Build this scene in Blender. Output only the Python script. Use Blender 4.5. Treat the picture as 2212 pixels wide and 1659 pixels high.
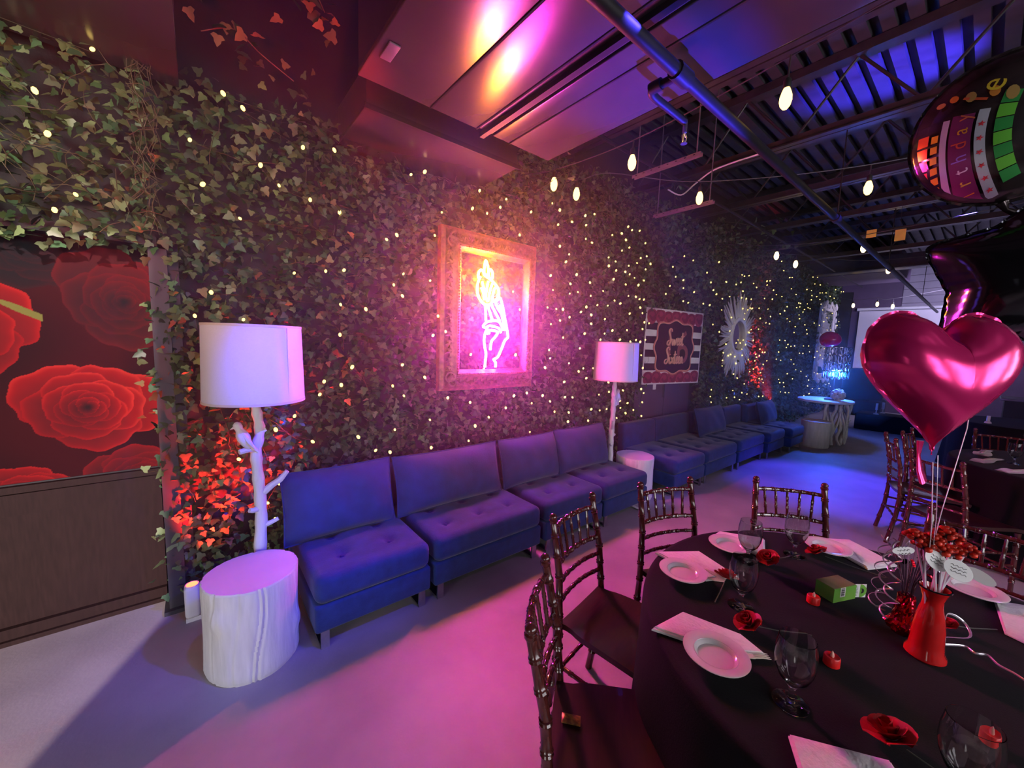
import bpy, math, random
import numpy as np
from mathutils import Vector, Matrix, Quaternion
from math import sin, cos, pi, sqrt, atan2, radians
for o in list(bpy.data.objects): bpy.data.objects.remove(o)
SC = bpy.context.scene
COL = SC.collection
# ---------------------------------------------------------------- camera
CAMZ = 1.62
PAN, PIT, ROL, FPX = 0.684820692, -0.104159506, 0.0340409101, 834.455491
cam = bpy.data.cameras.new('camera'); camo = bpy.data.objects.new('camera', cam); COL.objects.link(camo)
fw = Vector((sin(PAN)*cos(PIT), cos(PAN)*cos(PIT), sin(PIT)))
rt = Vector((cos(PAN), -sin(PAN), 0)); up = rt.cross(fw)
r2 = rt*cos(ROL)+up*sin(ROL); u2 = up*cos(ROL)-rt*sin(ROL)
camo.matrix_world = Matrix(((r2.x, u2.x, -fw.x, 0), (r2.y, u2.y, -fw.y, 0), (r2.z, u2.z, -fw.z, CAMZ), (0, 0, 0, 1)))
cam.sensor_width = 36; cam.lens = FPX/2212*36; cam.clip_start = 0.02; cam.clip_end = 100
SC.camera = camo
# ---------------------------------------------------------------- world, exposure
SC.view_settings.view_transform = 'Standard'; SC.view_settings.look = 'None'
SC.view_settings.exposure = 0.0; SC.view_settings.gamma = 1.0
try: SC.view_settings.use_curve_mapping = False
except Exception: pass
w = bpy.data.worlds.new('world'); SC.world = w; w.use_nodes = True
w.node_tree.nodes['Background'].inputs[0].default_value = (0.75, 0.82, 1.0, 1)
w.node_tree.nodes['Background'].inputs[1].default_value = .10
cy = SC.cycles
cy.max_bounces = 7; cy.diffuse_bounces = 3; cy.glossy_bounces = 4; cy.transmission_bounces = 7; cy.transparent_max_bounces = 8
cy.caustics_reflective = False; cy.caustics_refractive = False
cy.sample_clamp_indirect = 2.5; cy.sample_clamp_direct = 0
cy.use_denoising = True
try: cy.denoiser = 'OPENIMAGEDENOISE'
except Exception: pass
# ---------------------------------------------------------------- lights of the room, with added fills
def lamp(name, kind, loc, target, col, energy, **kw):
    d = bpy.data.lights.new(name, kind); d.color = col; d.energy = energy
    for k, v in kw.items(): setattr(d, k, v)
    o = bpy.data.objects.new(name, d); COL.objects.link(o); o.location = loc
    if target is not None:
        o.rotation_euler = (Vector(target)-Vector(loc)).to_track_quat('-Z', 'Y').to_euler()
    return o
PI = math.pi
# daylight: low sun coming through the storefront opening in the near wall, left of its jamb
lamp('sun', 'SUN', (-6, -10, 4), (-6+.43, -10+.90, 4-.30), (1.0, .77, .76), 5.4, angle=radians(.5))
BLUE = (.06, .04, 1.0)
MAG = (1.0, .12, .85)
def spot(name, loc, tgt, col, e, size, blend=.6, rad=.05): return lamp(name, 'SPOT', loc, tgt, col, e, spot_size=radians(size), spot_blend=blend, shadow_soft_size=rad)
spot('spot_shade', (1.0, .5, 2.82), (.34, 2.4, 1.42), BLUE, 1500, 17, 1.0)
spot('spot_stump', (1.25, .3, 2.82), (.22, 2.2, .5), BLUE, 260, 24, 1.0)
spot('spot_ivy_left', (1.3, .9, 2.82), (.14, 2.85, 1.80), BLUE, 200, 26, 1.0)
spot('spot_sofa', (1.5, .2, 2.82), (.74, 2.35, .5), BLUE, 420, 25, .9)
spot('spot_ivy_two', (4.6, .3, 3.0), (3.35, 2.85, 1.75), BLUE, 420, 16, 1.0)
spot('spot_ivy_three', (4.6, .3, 3.0), (3.3, 2.85, 1.05), BLUE, 420, 14, 1.0)
spot('spot_sofa_far', (4.5, 0, 3.3), (4.0, 2.2, .4), BLUE, 190, 20, .9)
spot('spot_floor_far', (6.9, .3, 3.4), (6.1, .95, 0), BLUE, 1150, 40, .6)
spot('spot_floor_near', (.4, 1.0, 3.3), (-.1, 1.6, 0), BLUE, 110, 50, .9)
spot('spot_deck', (5.05, -1.5, 2.2), (5.0, .85, 4.2), BLUE, 5200, 18, .7)
spot('spot_duct', (3.4, .75, .75), (1.80, 1.15, 2.87), BLUE, 1900, 23, .9)
spot('spot_violet_back', (4.5, -1.2, 3.35), (3.2, 1.2, 0), (.7, .10, 1.0), 110, 70, 1.0)
# area fills added inside the hall for daylight on the stump and left ivy
lamp('daylight_fill_side', 'AREA', (-3.4, -.6, .95), (.05, 2.1, .22), (1.0, .97, .96), 7.5, shape='RECTANGLE', size=1.6, size_y=1.2, spread=radians(60))
lamp('daylight_fill_high', 'AREA', (-2.6, .2, 2.1), (-.7, 2.9, 2.55), (1.0, .97, .82), 9, shape='RECTANGLE', size=1.2, size_y=.7, spread=radians(45))
# red uplights at the foot of the ivy, red lamps aimed at soffit and vines
spot('red_uplight_lamp', (-.06, 2.66, .25), (.13, 2.86, .78), (1.0, .012, .008), 460, 74, .9, .03)
spot('red_uplight_far', (8.35, 2.50, .72), (8.30, 2.84, 1.35), (1.0, .015, .01), 700, 60, .9, .03)
lamp('red_soffit', 'AREA', (-.5, 1.2, 2.2), (-.5, 2.0, 2.92), (1.0, .04, .03), 14, shape='RECTANGLE', size=.6, size_y=.6)
spot('red_vines', (.6, 1.6, 2.2), (.45, 2.6, 3.5), (1.0, .03, .03), 160, 50, .9)
spot('fill_sunburst', (5.4, -.6, 3.2), (7.16, 2.74, 1.88), (1.0, .88, .9), 70, 16, .8)  # added fill spot that brightens the twig mirror
spot('fill_poster', (3.4, -1.0, 2.9), (5.0, 2.7, 1.6), (1.0, .80, .92), 160, 20, .9)  # added fill spot that lifts the poster whites
lamp('hall_far', 'AREA', (13.0, 0.5, 3.0), (15.5, 1.5, 1.6), (.66, .58, 1.0), 75, shape='RECTANGLE', size=2, size_y=.5)
# ---------------------------------------------------------------- materials
def newmat(name):
    m = bpy.data.materials.new(name); m.use_nodes = True
    return m, m.node_tree, m.node_tree.nodes['Principled BSDF']
def mat(name, col, rough=.5, metal=0.0, noise=0.0, scale=8.0, bump=0.0, bscale=40.0, emit=None, estr=0.0, spec=.5, coat=0.0, sheen=0.0, trans=0.0, alpha=1.0, stretch=(1, 1, 1), detail=4.0, contrast=None):
    m, nt, b = newmat(name)
    b.inputs['Base Color'].default_value = (*col, 1); b.inputs['Roughness'].default_value = rough
    b.inputs['Metallic'].default_value = metal; b.inputs['Specular IOR Level'].default_value = spec
    b.inputs['Coat Weight'].default_value = coat; b.inputs['Sheen Weight'].default_value = sheen
    b.inputs['Transmission Weight'].default_value = trans; b.inputs['Alpha'].default_value = alpha
    if emit: b.inputs['Emission Color'].default_value = (*emit, 1); b.inputs['Emission Strength'].default_value = estr
    if noise or bump:
        tc = nt.nodes.new('ShaderNodeTexCoord'); mp = nt.nodes.new('ShaderNodeMapping'); mp.inputs['Scale'].default_value = stretch
        nt.links.new(tc.outputs['Object'], mp.inputs[0])
    if noise:
        n = nt.nodes.new('ShaderNodeTexNoise'); n.inputs['Scale'].default_value = scale; n.inputs['Detail'].default_value = detail
        nt.links.new(mp.outputs[0], n.inputs['Vector'])
        r = nt.nodes.new('ShaderNodeValToRGB')
        lo = tuple(max(0, c*(1-noise)) for c in col); hi = tuple(min(1, c*(1+noise)) for c in col)
        r.color_ramp.elements[0].position = .3; r.color_ramp.elements[0].color = (*lo, 1)
        r.color_ramp.elements[1].position = .7; r.color_ramp.elements[1].color = (*(contrast or hi), 1)
        nt.links.new(n.outputs['Fac'], r.inputs[0]); nt.links.new(r.outputs[0], b.inputs['Base Color'])
    if bump:
        n2 = nt.nodes.new('ShaderNodeTexNoise'); n2.inputs['Scale'].default_value = bscale; n2.inputs['Detail'].default_value = 3
        nt.links.new(mp.outputs[0], n2.inputs['Vector'])
        bp = nt.nodes.new('ShaderNodeBump'); bp.inputs['Strength'].default_value = bump; bp.inputs['Distance'].default_value = .02
        nt.links.new(n2.outputs['Fac'], bp.inputs['Height']); nt.links.new(bp.outputs[0], b.inputs['Normal'])
    return m
def attrmat(name, rough=.5, spec=.5, coat=0.0, metal=0.0, emit=False, noise=0.0):
    m, nt, b = newmat(name)
    a = nt.nodes.new('ShaderNodeAttribute'); a.attribute_name = 'Col'
    nt.links.new(a.outputs['Color'], b.inputs['Base Color'])
    b.inputs['Roughness'].default_value = rough; b.inputs['Specular IOR Level'].default_value = spec
    b.inputs['Coat Weight'].default_value = coat; b.inputs['Metallic'].default_value = metal
    return m
def emitmat(name, col, s):
    m = bpy.data.materials.new(name); m.use_nodes = True; nt = m.node_tree; nt.nodes.clear()
    e = nt.nodes.new('ShaderNodeEmission'); e.inputs[0].default_value = (*col, 1); e.inputs[1].default_value = s
    o = nt.nodes.new('ShaderNodeOutputMaterial'); nt.links.new(e.outputs[0], o.inputs[0]); return m
def glassmat(name, col=(1, 1, 1), rough=0.0, ior=1.45):
    m, nt, b = newmat(name)
    b.inputs['Base Color'].default_value = (*col, 1); b.inputs['Roughness'].default_value = rough
    b.inputs['Transmission Weight'].default_value = 1.0; b.inputs['IOR'].default_value = ior
    return m
M = {}
M['floor'] = mat('polished_concrete', (.36, .33, .335), .5, noise=.22, scale=1.6, bump=.05, bscale=60, detail=8)
M['black_wall'] = mat('black_paint', (.022, .02, .024), .6, noise=.3, scale=3, bump=.1)
M['wainscot'] = mat('dark_brown_panel', (.022, .011, .010), .6, noise=.2, scale=20, stretch=(4, 4, .5), spec=.15)
M['deck'] = mat('black_deck_paint', (.06, .055, .065), .55, noise=.3, scale=4)
M['steel_black'] = mat('black_steel', (.05, .045, .05), .38, .3, noise=.2, scale=12)
M['duct'] = mat('black_glossy_duct', (.065, .055, .062), .24, .12, noise=.12, scale=2.5, bump=.004, bscale=3)
M['duct_side'] = mat('duct_side_black', (.03, .026, .028), .5, noise=.2)
M['pipe'] = mat('pipe_black', (.02, .017, .02), .5, .1, noise=.2, spec=.22)
M['galv'] = mat('galvanised_strip', (.22, .21, .23), .42, .5, noise=.2)
M['post'] = mat('dark_grey_post', (.045, .045, .055), .45, .2, noise=.2)
M['velvet'] = mat('navy_velvet', (.012, .034, .15), .75, noise=.22, scale=14, bump=.12, bscale=160, sheen=.22, spec=.25)
M['velvet_cushion'] = mat('navy_velvet_cushion', (.015, .038, .16), .75, noise=.2, scale=10, bump=.12, bscale=120, sheen=.22, spec=.25)
M['chrome'] = mat('brushed_steel_leg', (.62, .6, .6), .28, 1.0, noise=.12, scale=20)
M['white_resin'] = mat('white_resin', (.74, .73, .72), .55, noise=.08, scale=9, bump=.25, bscale=30)
M['white_bark'] = mat('white_bark', (.74, .73, .71), .6, noise=.10, scale=6, bump=.16, bscale=10, stretch=(5, 5, .7))
M['stump_top'] = mat('stump_top_white', (.72, .70, .72), .5, noise=.05, scale=6)
M['linen'] = mat('white_linen_shade', (.74, .72, .73), .8, noise=.04, scale=120, bump=.05, bscale=300, stretch=(1, 1, 3))
M['trim_cream'] = mat('cream_trim', (.66, .58, .45), .6)
M['mahogany'] = mat('mahogany_lacquer', (.085, .016, .014), .20, noise=.25, scale=18, coat=.6, stretch=(6, 6, 1), spec=.6)
M['mahogany_seat'] = mat('mahogany_seat', (.030, .006, .006), .30, noise=.25, scale=14, coat=.3, stretch=(1, 8, 1))
M['cloth'] = mat('black_tablecloth', (.006, .0055, .007), .85, noise=.2, scale=200, bump=.08, bscale=220, sheen=.02, spec=.2)
M['ceramic'] = mat('white_ceramic', (.78, .75, .74), .12, coat=.4)
M['napkin'] = mat('white_napkin', (.8, .77, .76), .85, noise=.04, scale=60, bump=.2, bscale=140)
M['plastic_ivory'] = mat('ivory_plastic', (.72, .66, .52), .35)
M['glass'] = glassmat('clear_glass')
M['red_foam'] = mat('red_foam_petal', (.46, .006, .014), .6, noise=.25, scale=40)
M['stem_green'] = mat('green_stem', (.07, .075, .06), .5)
M['leaf_white'] = mat('pale_leaf', (.55, .62, .42), .5, noise=.2)
M['candle_red'] = mat('red_wax', (.75, .012, .012), .35, noise=.06, scale=30)
M['candle_tip'] = mat('flame_tip', (.9, .5, .4), .3, noise=.05)
M['box_green'] = mat('green_print', (.13, .56, .07), .35, noise=.35, scale=6, contrast=(.25, .5, .08))
M['box_top'] = mat('box_top_print', (.25, .14, .06), .35, noise=.7, scale=5, contrast=(.30, .45, .10))
M['white_card'] = mat('white_card', (.82, .82, .8), .5, noise=.03)
M['black_ink'] = mat('black_ink', (.012, .012, .012), .5, noise=.05)
M['vase_red'] = mat('red_glass_vase', (.62, .012, .012), .12, noise=.12, scale=14, coat=.6, spec=.7)
M['candy_red'] = mat('red_candy', (.85, .045, .02), .30, noise=.2, scale=60, spec=.45)
M['stick_white'] = mat('white_stick', (.78, .72, .78), .4)
M['cellophane'] = glassmat('cellophane', (1, 1, 1), .03, 1.1)
M['foil_red'] = mat('red_foil_paper', (.62, .01, .03), .16, .9, noise=.3, scale=30, bump=.4, bscale=25)
M['ribbon'] = mat('silver_ribbon', (.82, .76, .84), .22, .6, noise=.1)
M['foil_pink'] = mat('pink_heart_foil', (.82, .025, .20), .20, .62, noise=.06, scale=4, bump=.10, bscale=9)
M['foil_black'] = mat('black_star_foil', (.045, .045, .055), .13, .9, noise=.1, scale=3, bump=.06, bscale=10)
M['foil_clear'] = mat('dark_print_foil', (.075, .06, .06), .18, .75, noise=.6, scale=14, bump=.08, bscale=9)
M['gold_frame'] = mat('carved_gold_frame', (.42, .19, .11), .38, .45, noise=.3, scale=30, bump=.3, bscale=45)
M['neon_pink'] = emitmat('neon_pink_tube', (1.0, .03, .68), 335)
M['neon_gold'] = emitmat('neon_gold_tube', (1.0, .24, .008), 410)
M['fairy'] = emitmat('fairy_bulb_glow', (1.0, .70, .17), 4.0)
M['bulb'] = emitmat('warm_bulb_glow', (1.0, .60, .17), 5)
M['bulb_far'] = emitmat('warm_bulb_glow_far', (1.0, .66, .26), 12)
M['socket'] = mat('black_socket', (.02, .02, .02), .5)
M['wire'] = mat('dark_wire', (.05, .045, .05), .5)
M['wire_white'] = mat('white_cable', (.8, .75, .8), .4)
M['wire_green'] = mat('green_wire', (.02, .035, .015), .6)
M['red_led'] = emitmat('red_led', (1.0, .05, .02), 14)
M['blue_led'] = emitmat('blue_led', (.02, .32, 1.0), 40)
M['white_paint'] = mat('white_enamel', (.75, .75, .77), .4, noise=.05)
M['mirror'] = mat('mirror_glass', (.8, .8, .8), .03, 1.0)
M['screen'] = mat('white_screen', (.75, .74, .78), .8, noise=.03, scale=2)
M['crystal'] = glassmat('crystal_link', (.8, .85, 1), .02, 1.5)
M['plum'] = mat('dark_plum_wall', (.10, .065, .12), .6, noise=.15, scale=3)
M['yellow_tag'] = mat('yellow_paper', (.8, .5, .10), .6, noise=.1)
M['gold_label'] = mat('gold_label', (.75, .5, .08), .3, .5, noise=.5, scale=60, contrast=(.05, .03, .01))
M['leaf'] = attrmat('ivy_leaf', .42, .4)
M['vine'] = mat('ivy_vine', (.10, .085, .045), .6, noise=.3, scale=30)
M['mural'] = attrmat('rose_print', .7, .08)
M['poster_print'] = attrmat('poster_print', .45, .4)
M['print'] = attrmat('foil_print', .25, .5, metal=.35)
M['petal_white'] = mat('white_petal', (.7, .72, .8), .6, noise=.1)
M['window_lit'] = emitmat('bright_daylight_pane', (.95, .93, 1.0), 9.5)
M['rubber_balloon'] = mat('magenta_latex', (.65, .02, .16), .25, coat=.4)
M['brass'] = mat('polished_metal', (.6, .58, .55), .2, 1.0)
m = bpy.data.materials.new('haze'); m.use_nodes = True; m.node_tree.nodes.clear(); M['haze'] = m  # scatter volume standing in for lens glow
vn = m.node_tree.nodes.new('ShaderNodeVolumeScatter'); vn.inputs['Density'].default_value = .07; vn.inputs['Anisotropy'].default_value = .66
m.node_tree.links.new(vn.outputs[0], m.node_tree.nodes.new('ShaderNodeOutputMaterial').inputs['Volume'])
M['clapboard'] = mat('grey_clapboard', (.30, .28, .33), .7, noise=.1, scale=3)
# ---------------------------------------------------------------- mesh helpers
class MB:
    def __init__(s): s.v = []; s.f = []; s.c = []
    def add(s, V, F, col=None):
        n = len(s.v); s.v += [tuple(p) for p in V]; s.f += [tuple(i+n for i in f) for f in F]
        s.c += [col]*len(V); return s
    def box(s, c, d, rz=0, col=None, ax=None):
        V = []; x, y, z = d[0]/2, d[1]/2, d[2]/2
        for a in (-x, x):
            for b in (-y, y):
                for e in (-z, z):
                    p = Vector((a, b, e))
                    if ax is not None: p = ax @ p
                    elif rz: p = Vector((a*cos(rz)-b*sin(rz), a*sin(rz)+b*cos(rz), e))
                    V.append((p[0]+c[0], p[1]+c[1], p[2]+c[2]))
        return s.add(V, [(0, 1, 3, 2), (4, 6, 7, 5), (0, 4, 5, 1), (2, 3, 7, 6), (0, 2, 6, 4), (1, 5, 7, 3)], col)
    def tube(s, P, R, n=8, closed=False, caps=True, col=None, flat=None):
        P = [Vector(p) for p in P]; m = len(P)
        if not hasattr(R, '__len__'): R = [R]*m
        V = []; ref = None
        for i in range(m):
            a = P[i-1] if (i > 0 or closed) else P[i]; b = P[(i+1) % m] if (i < m-1 or closed) else P[i]
            t = (b-a)
            if t.length < 1e-9: t = Vector((0, 0, 1))
            t.normalize()
            if ref is None:
                ref = Vector((0, 0, 1)) if abs(t.z) < .9 else Vector((1, 0, 0))
                ref = (ref-t*ref.dot(t)).normalized()
            else:
                q = ref-t*ref.dot(t); ref = q.normalized() if q.length > 1e-6 else t.orthogonal().normalized()
            u = t.cross(ref)
            for k in range(n):
                a2 = 2*pi*k/n; ca, sa = cos(a2), sin(a2)
                if flat: sa *= flat
                V.append(P[i]+(ref*ca+u*sa)*R[i])
        F = []
        for i in range(m if closed else m-1):
            j = (i+1) % m
            for k in range(n):
                l = (k+1) % n; F.append((i*n+k, i*n+l, j*n+l, j*n+k))
        if caps and not closed: F += [tuple(range(n-1, -1, -1)), tuple(range((m-1)*n, m*n))]
        return s.add(V, F, col)
    def lathe(s, prof, n=24, c=(0, 0, 0), closed=False, fn=None, col=None, caps=True):
        V = []; m = len(prof)
        for (r, z) in prof:
            for k in range(n):
                a = 2*pi*k/n; rr = r*(fn(a, z) if fn else 1)
                V.append((c[0]+rr*cos(a), c[1]+rr*sin(a), c[2]+z))
        F = []
        for i in range(m if closed else m-1):
            j = (i+1) % m
            for k in range(n):
                l = (k+1) % n; F.append((i*n+k, i*n+l, j*n+l, j*n+k))
        if not closed and caps:
            if prof[0][0] > 1e-6: F.append(tuple(range(n-1, -1, -1)))
            if prof[-1][0] > 1e-6: F.append(tuple(range((m-1)*n, m*n)))
        return s.add(V, F, col)
    def grid(s, fn, nu, nv, wrapu=False, col=None):
        V = [fn(i/(nu if wrapu else nu-1), j/(nv-1)) for j in range(nv) for i in range(nu)]
        F = []
        for j in range(nv-1):
            for i in range(nu if wrapu else nu-1):
                k = (i+1) % nu; F.append((j*nu+i, j*nu+k, (j+1)*nu+k, (j+1)*nu+i))
        return s.add(V, F, col)
    def poly(s, pts, thick, fr, col=None):
        """outline pts (u,v) extruded by thick along n; fr = (origin, u, v, n)"""
        o, u, v, n = [Vector(q) for q in fr]; m = len(pts)
        V = [o+u*a+v*b for a, b in pts]+[o+u*a+v*b+n*thick for a, b in pts]
        F = [tuple(range(m-1, -1, -1)), tuple(range(m, 2*m))]+[(i, (i+1) % m, m+(i+1) % m, m+i) for i in range(m)]
        return s.add(V, F, col)
    def sphere(s, c, r, n=10, m=7, sc=(1, 1, 1), col=None):
        V = []; 
        for j in range(m):
            t = pi*j/(m-1)
            for k in range(n): V.append((c[0]+r*sc[0]*sin(t)*cos(2*pi*k/n), c[1]+r*sc[1]*sin(t)*sin(2*pi*k/n), c[2]+r*sc[2]*cos(t)))
        F = [(j*n+k, (j+1)*n+k, (j+1)*n+(k+1) % n, j*n+(k+1) % n) for j in range(m-1) for k in range(n)]
        return s.add(V, F, col)
    def rbox(s, c, d, r=.03, cs=3, mid=2, top=None, col=None):
        """box with rounded edges; top(x,y)->dz for the upper face"""
        h = Vector(d)/2; r = min(r, h.x*.98, h.y*.98, h.z*.98)
        def axis(H, k):
            a = [-H+r*(1-math.tan(pi/4*(1-i/cs))) for i in range(cs+1)]
            b = [-H+r+(2*(H-r))*i/k for i in range(1, k)]
            return a+b+[-q for q in a[::-1]]
        ks = mid if isinstance(mid, tuple) else (mid, mid, 2)
        A = [axis(h[i], ks[i]) for i in range(3)]
        idx = {}; V = []; F = []
        def vid(p):
            key = tuple(round(q, 6) for q in p)
            if key in idx: return idx[key]
            q = Vector(p); inn = Vector([max(-(h[i]-r), min(h[i]-r, q[i])) for i in range(3)])
            dl = q-inn
            if dl.length > 1e-9: q = inn+dl.normalized()*r
            if top and p[2] > h.z-1e-6: q.z += top(q.x, q.y)
            V.append((q.x+c[0], q.y+c[1], q.z+c[2])); idx[key] = len(V)-1; return idx[key]
        for ax in range(3):
            o1, o2 = (ax+1) % 3, (ax+2) % 3
            for sg in (-1, 1):
                for i in range(len(A[o1])-1):
                    for j in range(len(A[o2])-1):
                        q = []
                        for (di, dj) in ((0, 0), (1, 0), (1, 1), (0, 1)):
                            p = [0, 0, 0]; p[ax] = sg*h[ax]; p[o1] = A[o1][i+di]; p[o2] = A[o2][j+dj]; q.append(vid(p))
                        if sg < 0: q = q[::-1]
                        if len(set(q)) == 4: F.append(tuple(q))
        return s.add(V, F, col)
    def xf(s, mtx):
        s.v = [tuple(mtx @ Vector(p)) for p in s.v]; return s
    def mesh(s, name, m, smooth=True):
        me = bpy.data.meshes.new(name); me.from_pydata(s.v, [], s.f)
        if any(c is not None for c in s.c):
            a = me.color_attributes.new('Col', 'FLOAT_COLOR', 'POINT')
            arr = np.ones((len(s.v), 4), np.float32)
            for i, c in enumerate(s.c):
                if c is not None: arr[i, :3] = c[:3]
            a.data.foreach_set('color', arr.ravel())
        me.materials.append(m if not isinstance(m, str) else M[m])
        if smooth and len(me.polygons):
            me.polygons.foreach_set('use_smooth', [True]*len(me.polygons))
            try: me.set_sharp_from_angle(angle=radians(42))
            except Exception: pass
        me.update(); return me
    def build(s, name, m, parent=None, smooth=True, loc=None):
        return link(name, s.mesh(name, m, smooth), parent, loc)
def link(name, me, parent=None, loc=None):
    o = bpy.data.objects.new(name, me); COL.objects.link(o)
    if parent is not None: o.parent = parent
    if loc is not None: o.location = loc
    return o
def tag(o, label=None, cat=None, group=None, kind=None):
    if label: o['label'] = label
    if cat: o['category'] = cat
    if group: o['group'] = group
    if kind: o['kind'] = kind
    return o
def thing(name, label, cat, loc=(0, 0, 0), rz=0, group=None):
    o = bpy.data.objects.new(name, None); COL.objects.link(o); o.location = loc; o.rotation_euler = (0, 0, rz); o.empty_display_size = .05
    return tag(o, label, cat, group)
def kids(o): return [c for c in COL.objects if c.parent == o]
TREE = {}
def reg(root):
    TREE[root.name] = [(c, [g for g in kids(c)]) for c in kids(root)]
    return root
def dup(root, loc, rz, label, group=None):
    r = root.copy(); COL.objects.link(r); r.location = loc; r.rotation_euler = (0, 0, rz); r['label'] = label
    if group: r['group'] = group
    for c, gs in TREE[root.name]:
        k = c.copy(); COL.objects.link(k); k.parent = r
        for g in gs:
            q = g.copy(); COL.objects.link(q); q.parent = k
    return r
def struct(name, mb, m, parent=None, smooth=False):
    o = mb.build(name, m, parent, smooth)
    if parent is None: o['kind'] = 'structure'
    return o
def text_pts(s, size=1.0, res=2):
    cu = bpy.data.curves.new('t', 'FONT'); cu.body = s; cu.size = size; cu.align_x = 'CENTER'; cu.align_y = 'CENTER'; cu.resolution_u = res
    o = bpy.data.objects.new('t', cu); COL.objects.link(o)
    dg = bpy.context.evaluated_depsgraph_get(); dg.update()
    me = bpy.data.meshes.new_from_object(o.evaluated_get(dg))
    V = [tuple(v.co) for v in me.vertices]; F = [tuple(p.vertices) for p in me.polygons]
    bpy.data.objects.remove(o); bpy.data.curves.remove(cu); bpy.data.meshes.remove(me)
    return V, F
def lerp(a, b, t): return a+(b-a)*t
def smooth_path(P, n=4):
    P = [Vector(p) for p in P]; out = []
    for i in range(len(P)-1):
        a = P[i-1] if i > 0 else P[i]; b = P[i]; c = P[i+1]; d = P[i+2] if i+2 < len(P) else c
        for k in range(n):
            t = k/n
            out.append(.5*((2*b)+(c-a)*t+(2*a-5*b+4*c-d)*t*t+(3*b-a-3*c+d)*t**3))
    out.append(P[-1]); return out
RND = random.Random(7)
# ---------------------------------------------------------------- the hall
XL, XR, YN, YB, ZC = -5.0, 15.5, -3.0, 3.06, 4.2
struct('floor', MB().box(((XL+XR)/2, (YN+YB)/2, -.05), (XR-XL+.4, YB-YN+.4, .1)), 'floor')
struct('wall_back', MB().box(((XL+XR)/2, YB+.1, 2.1), (XR-XL+.4, .2, 4.4)), 'black_wall')
struct('wall_left', MB().box((XL-.1, (YN+YB)/2, 2.1), (.2, YB-YN+.4, 4.4)), 'black_wall')
# near wall with the storefront opening at its left end and one window strip
wn = MB(); wn.box(((-2.98+XR)/2, YN-.1, .55), (XR+2.98, .2, 1.1)).box(((-2.98+XR)/2, YN-.1, 3.4), (XR+2.98, .2, 1.6))
wn.box((-2.0, YN-.1, 1.85), (1.96, .2, 1.5)).box(((4.4+XR)/2, YN-.1, 1.85), (XR-4.4, .2, 1.5)).box((-4.0, YN-.1, 4.15), (2.04, .2, .1))
struct('wall_front', wn, 'black_wall')
wf = MB().box((-1.0, YN-.1, 1.85), (.08, .1, 1.5))
win = struct('window_1', MB().box((1.7, YN-.1, 2.57), (5.4, .12, .06)).box((1.7, YN-.1, 1.13), (5.4, .12, .06)), 'steel_black')
for i in range(4):
    MB().box((-.3+i*1.35, YN-.12, 1.85), (.70, .02, 1.38)).build('pane', 'window_lit', win)
    for sx in (-1, 1): MB().box((-.3+i*1.35+sx*.50, YN-.11, 1.85), (.29, .03, 1.38)).build('pane_blank', 'steel_black', win)  # unseen blanks added to narrow the lit panes for sharper highlights
    MB().box((-.975+i*1.35, YN-.1, 1.85), (.06, .1, 1.38)).build('mullion', 'steel_black', win)
# far wall: plum paint, light upper boarding, dark opening strip
wfar = struct('wall_right', MB().box((XR+.1, (YN+YB)/2, 2.1), (.2, YB-YN+.4, 4.4)), 'plum')
for i in range(6):
    MB().box((XR-.02, .2-.0, 3.02+i*.19), (.03, 3.0, .18)).build('board', 'clapboard', wfar)
struct('trim_2', MB().box((XR-.08, 2.95, 1.75), (.12, .36, 3.5)), 'black_wall')
scr = thing('projection_screen', 'pale lavender projection screen hung on the far end wall', 'screen', (XR-.09, 1.3, 0))
MB().box((0, .0, 1.75), (.015, 2.55, 2.35)).build('screen_cloth', 'screen', scr)
MB().tube([(0, -1.33, 2.98), (0, 1.33, 2.98)], .045, 10).build('roller_case', 'white_paint', scr)
MB().tube([(0, -1.28, .56), (0, 1.28, .56)], .018, 8).build('weight_bar', 'steel_black', scr)
# steel roof deck: ribs run along X
cl = struct('ceiling', MB().box(((XL+XR)/2, (YN+YB)/2, ZC+.09), (XR-XL+.4, YB-YN+.4, .1)), 'deck')
ribm = MB().box((0, 0, 0), (XR-XL, .085, .075)).mesh('deck_rib', 'deck', False)
y = YN+.1
while y < YB:
    link('deck_rib', ribm, cl, ((XL+XR)/2, y, ZC+.005)); y += .152
# open web joists along Y
def joist(X):
    o = struct('joist', MB().box((X-.035, (YN+YB)/2, 3.535), (.055, YB-YN, .012)).box((X-.012, (YN+YB)/2, 3.575), (.008, YB-YN, .075))
               .box((X+.035, (YN+YB)/2, 3.535), (.055, YB-YN, .012)).box((X+.012, (YN+YB)/2, 3.575), (.008, YB-YN, .075)), 'steel_black', cl)
    MB().box((X, (YN+YB)/2, 4.12), (.12, YB-YN, .075)).build('top_chord', 'steel_black', o, False)
    yy = YN+.15; s = 0
    while yy+.42 < YB:
        a, b = (3.57, 4.10) if s == 0 else (4.10, 3.57)
        MB().tube([(X, yy, a), (X, yy+.42, b)], .012, 6).build('web_rod', 'steel_black', o); yy += .42; s = 1-s
for i in range(7): joist(1.62+1.37*i)
for X, zb in ((11.3, 3.42),):
    struct('trim_3', MB().box((X, (YN+YB)/2, zb+.14), (.28, YB-YN, .28)).box((X-.16, (YN+YB)/2, zb+.02), (.06, YB-YN, .03)), 'steel_black')
struct('trim_4', MB().box((12.6, 2.2, 3.7), (1.8, 1.6, .5)), 'plum')
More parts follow.
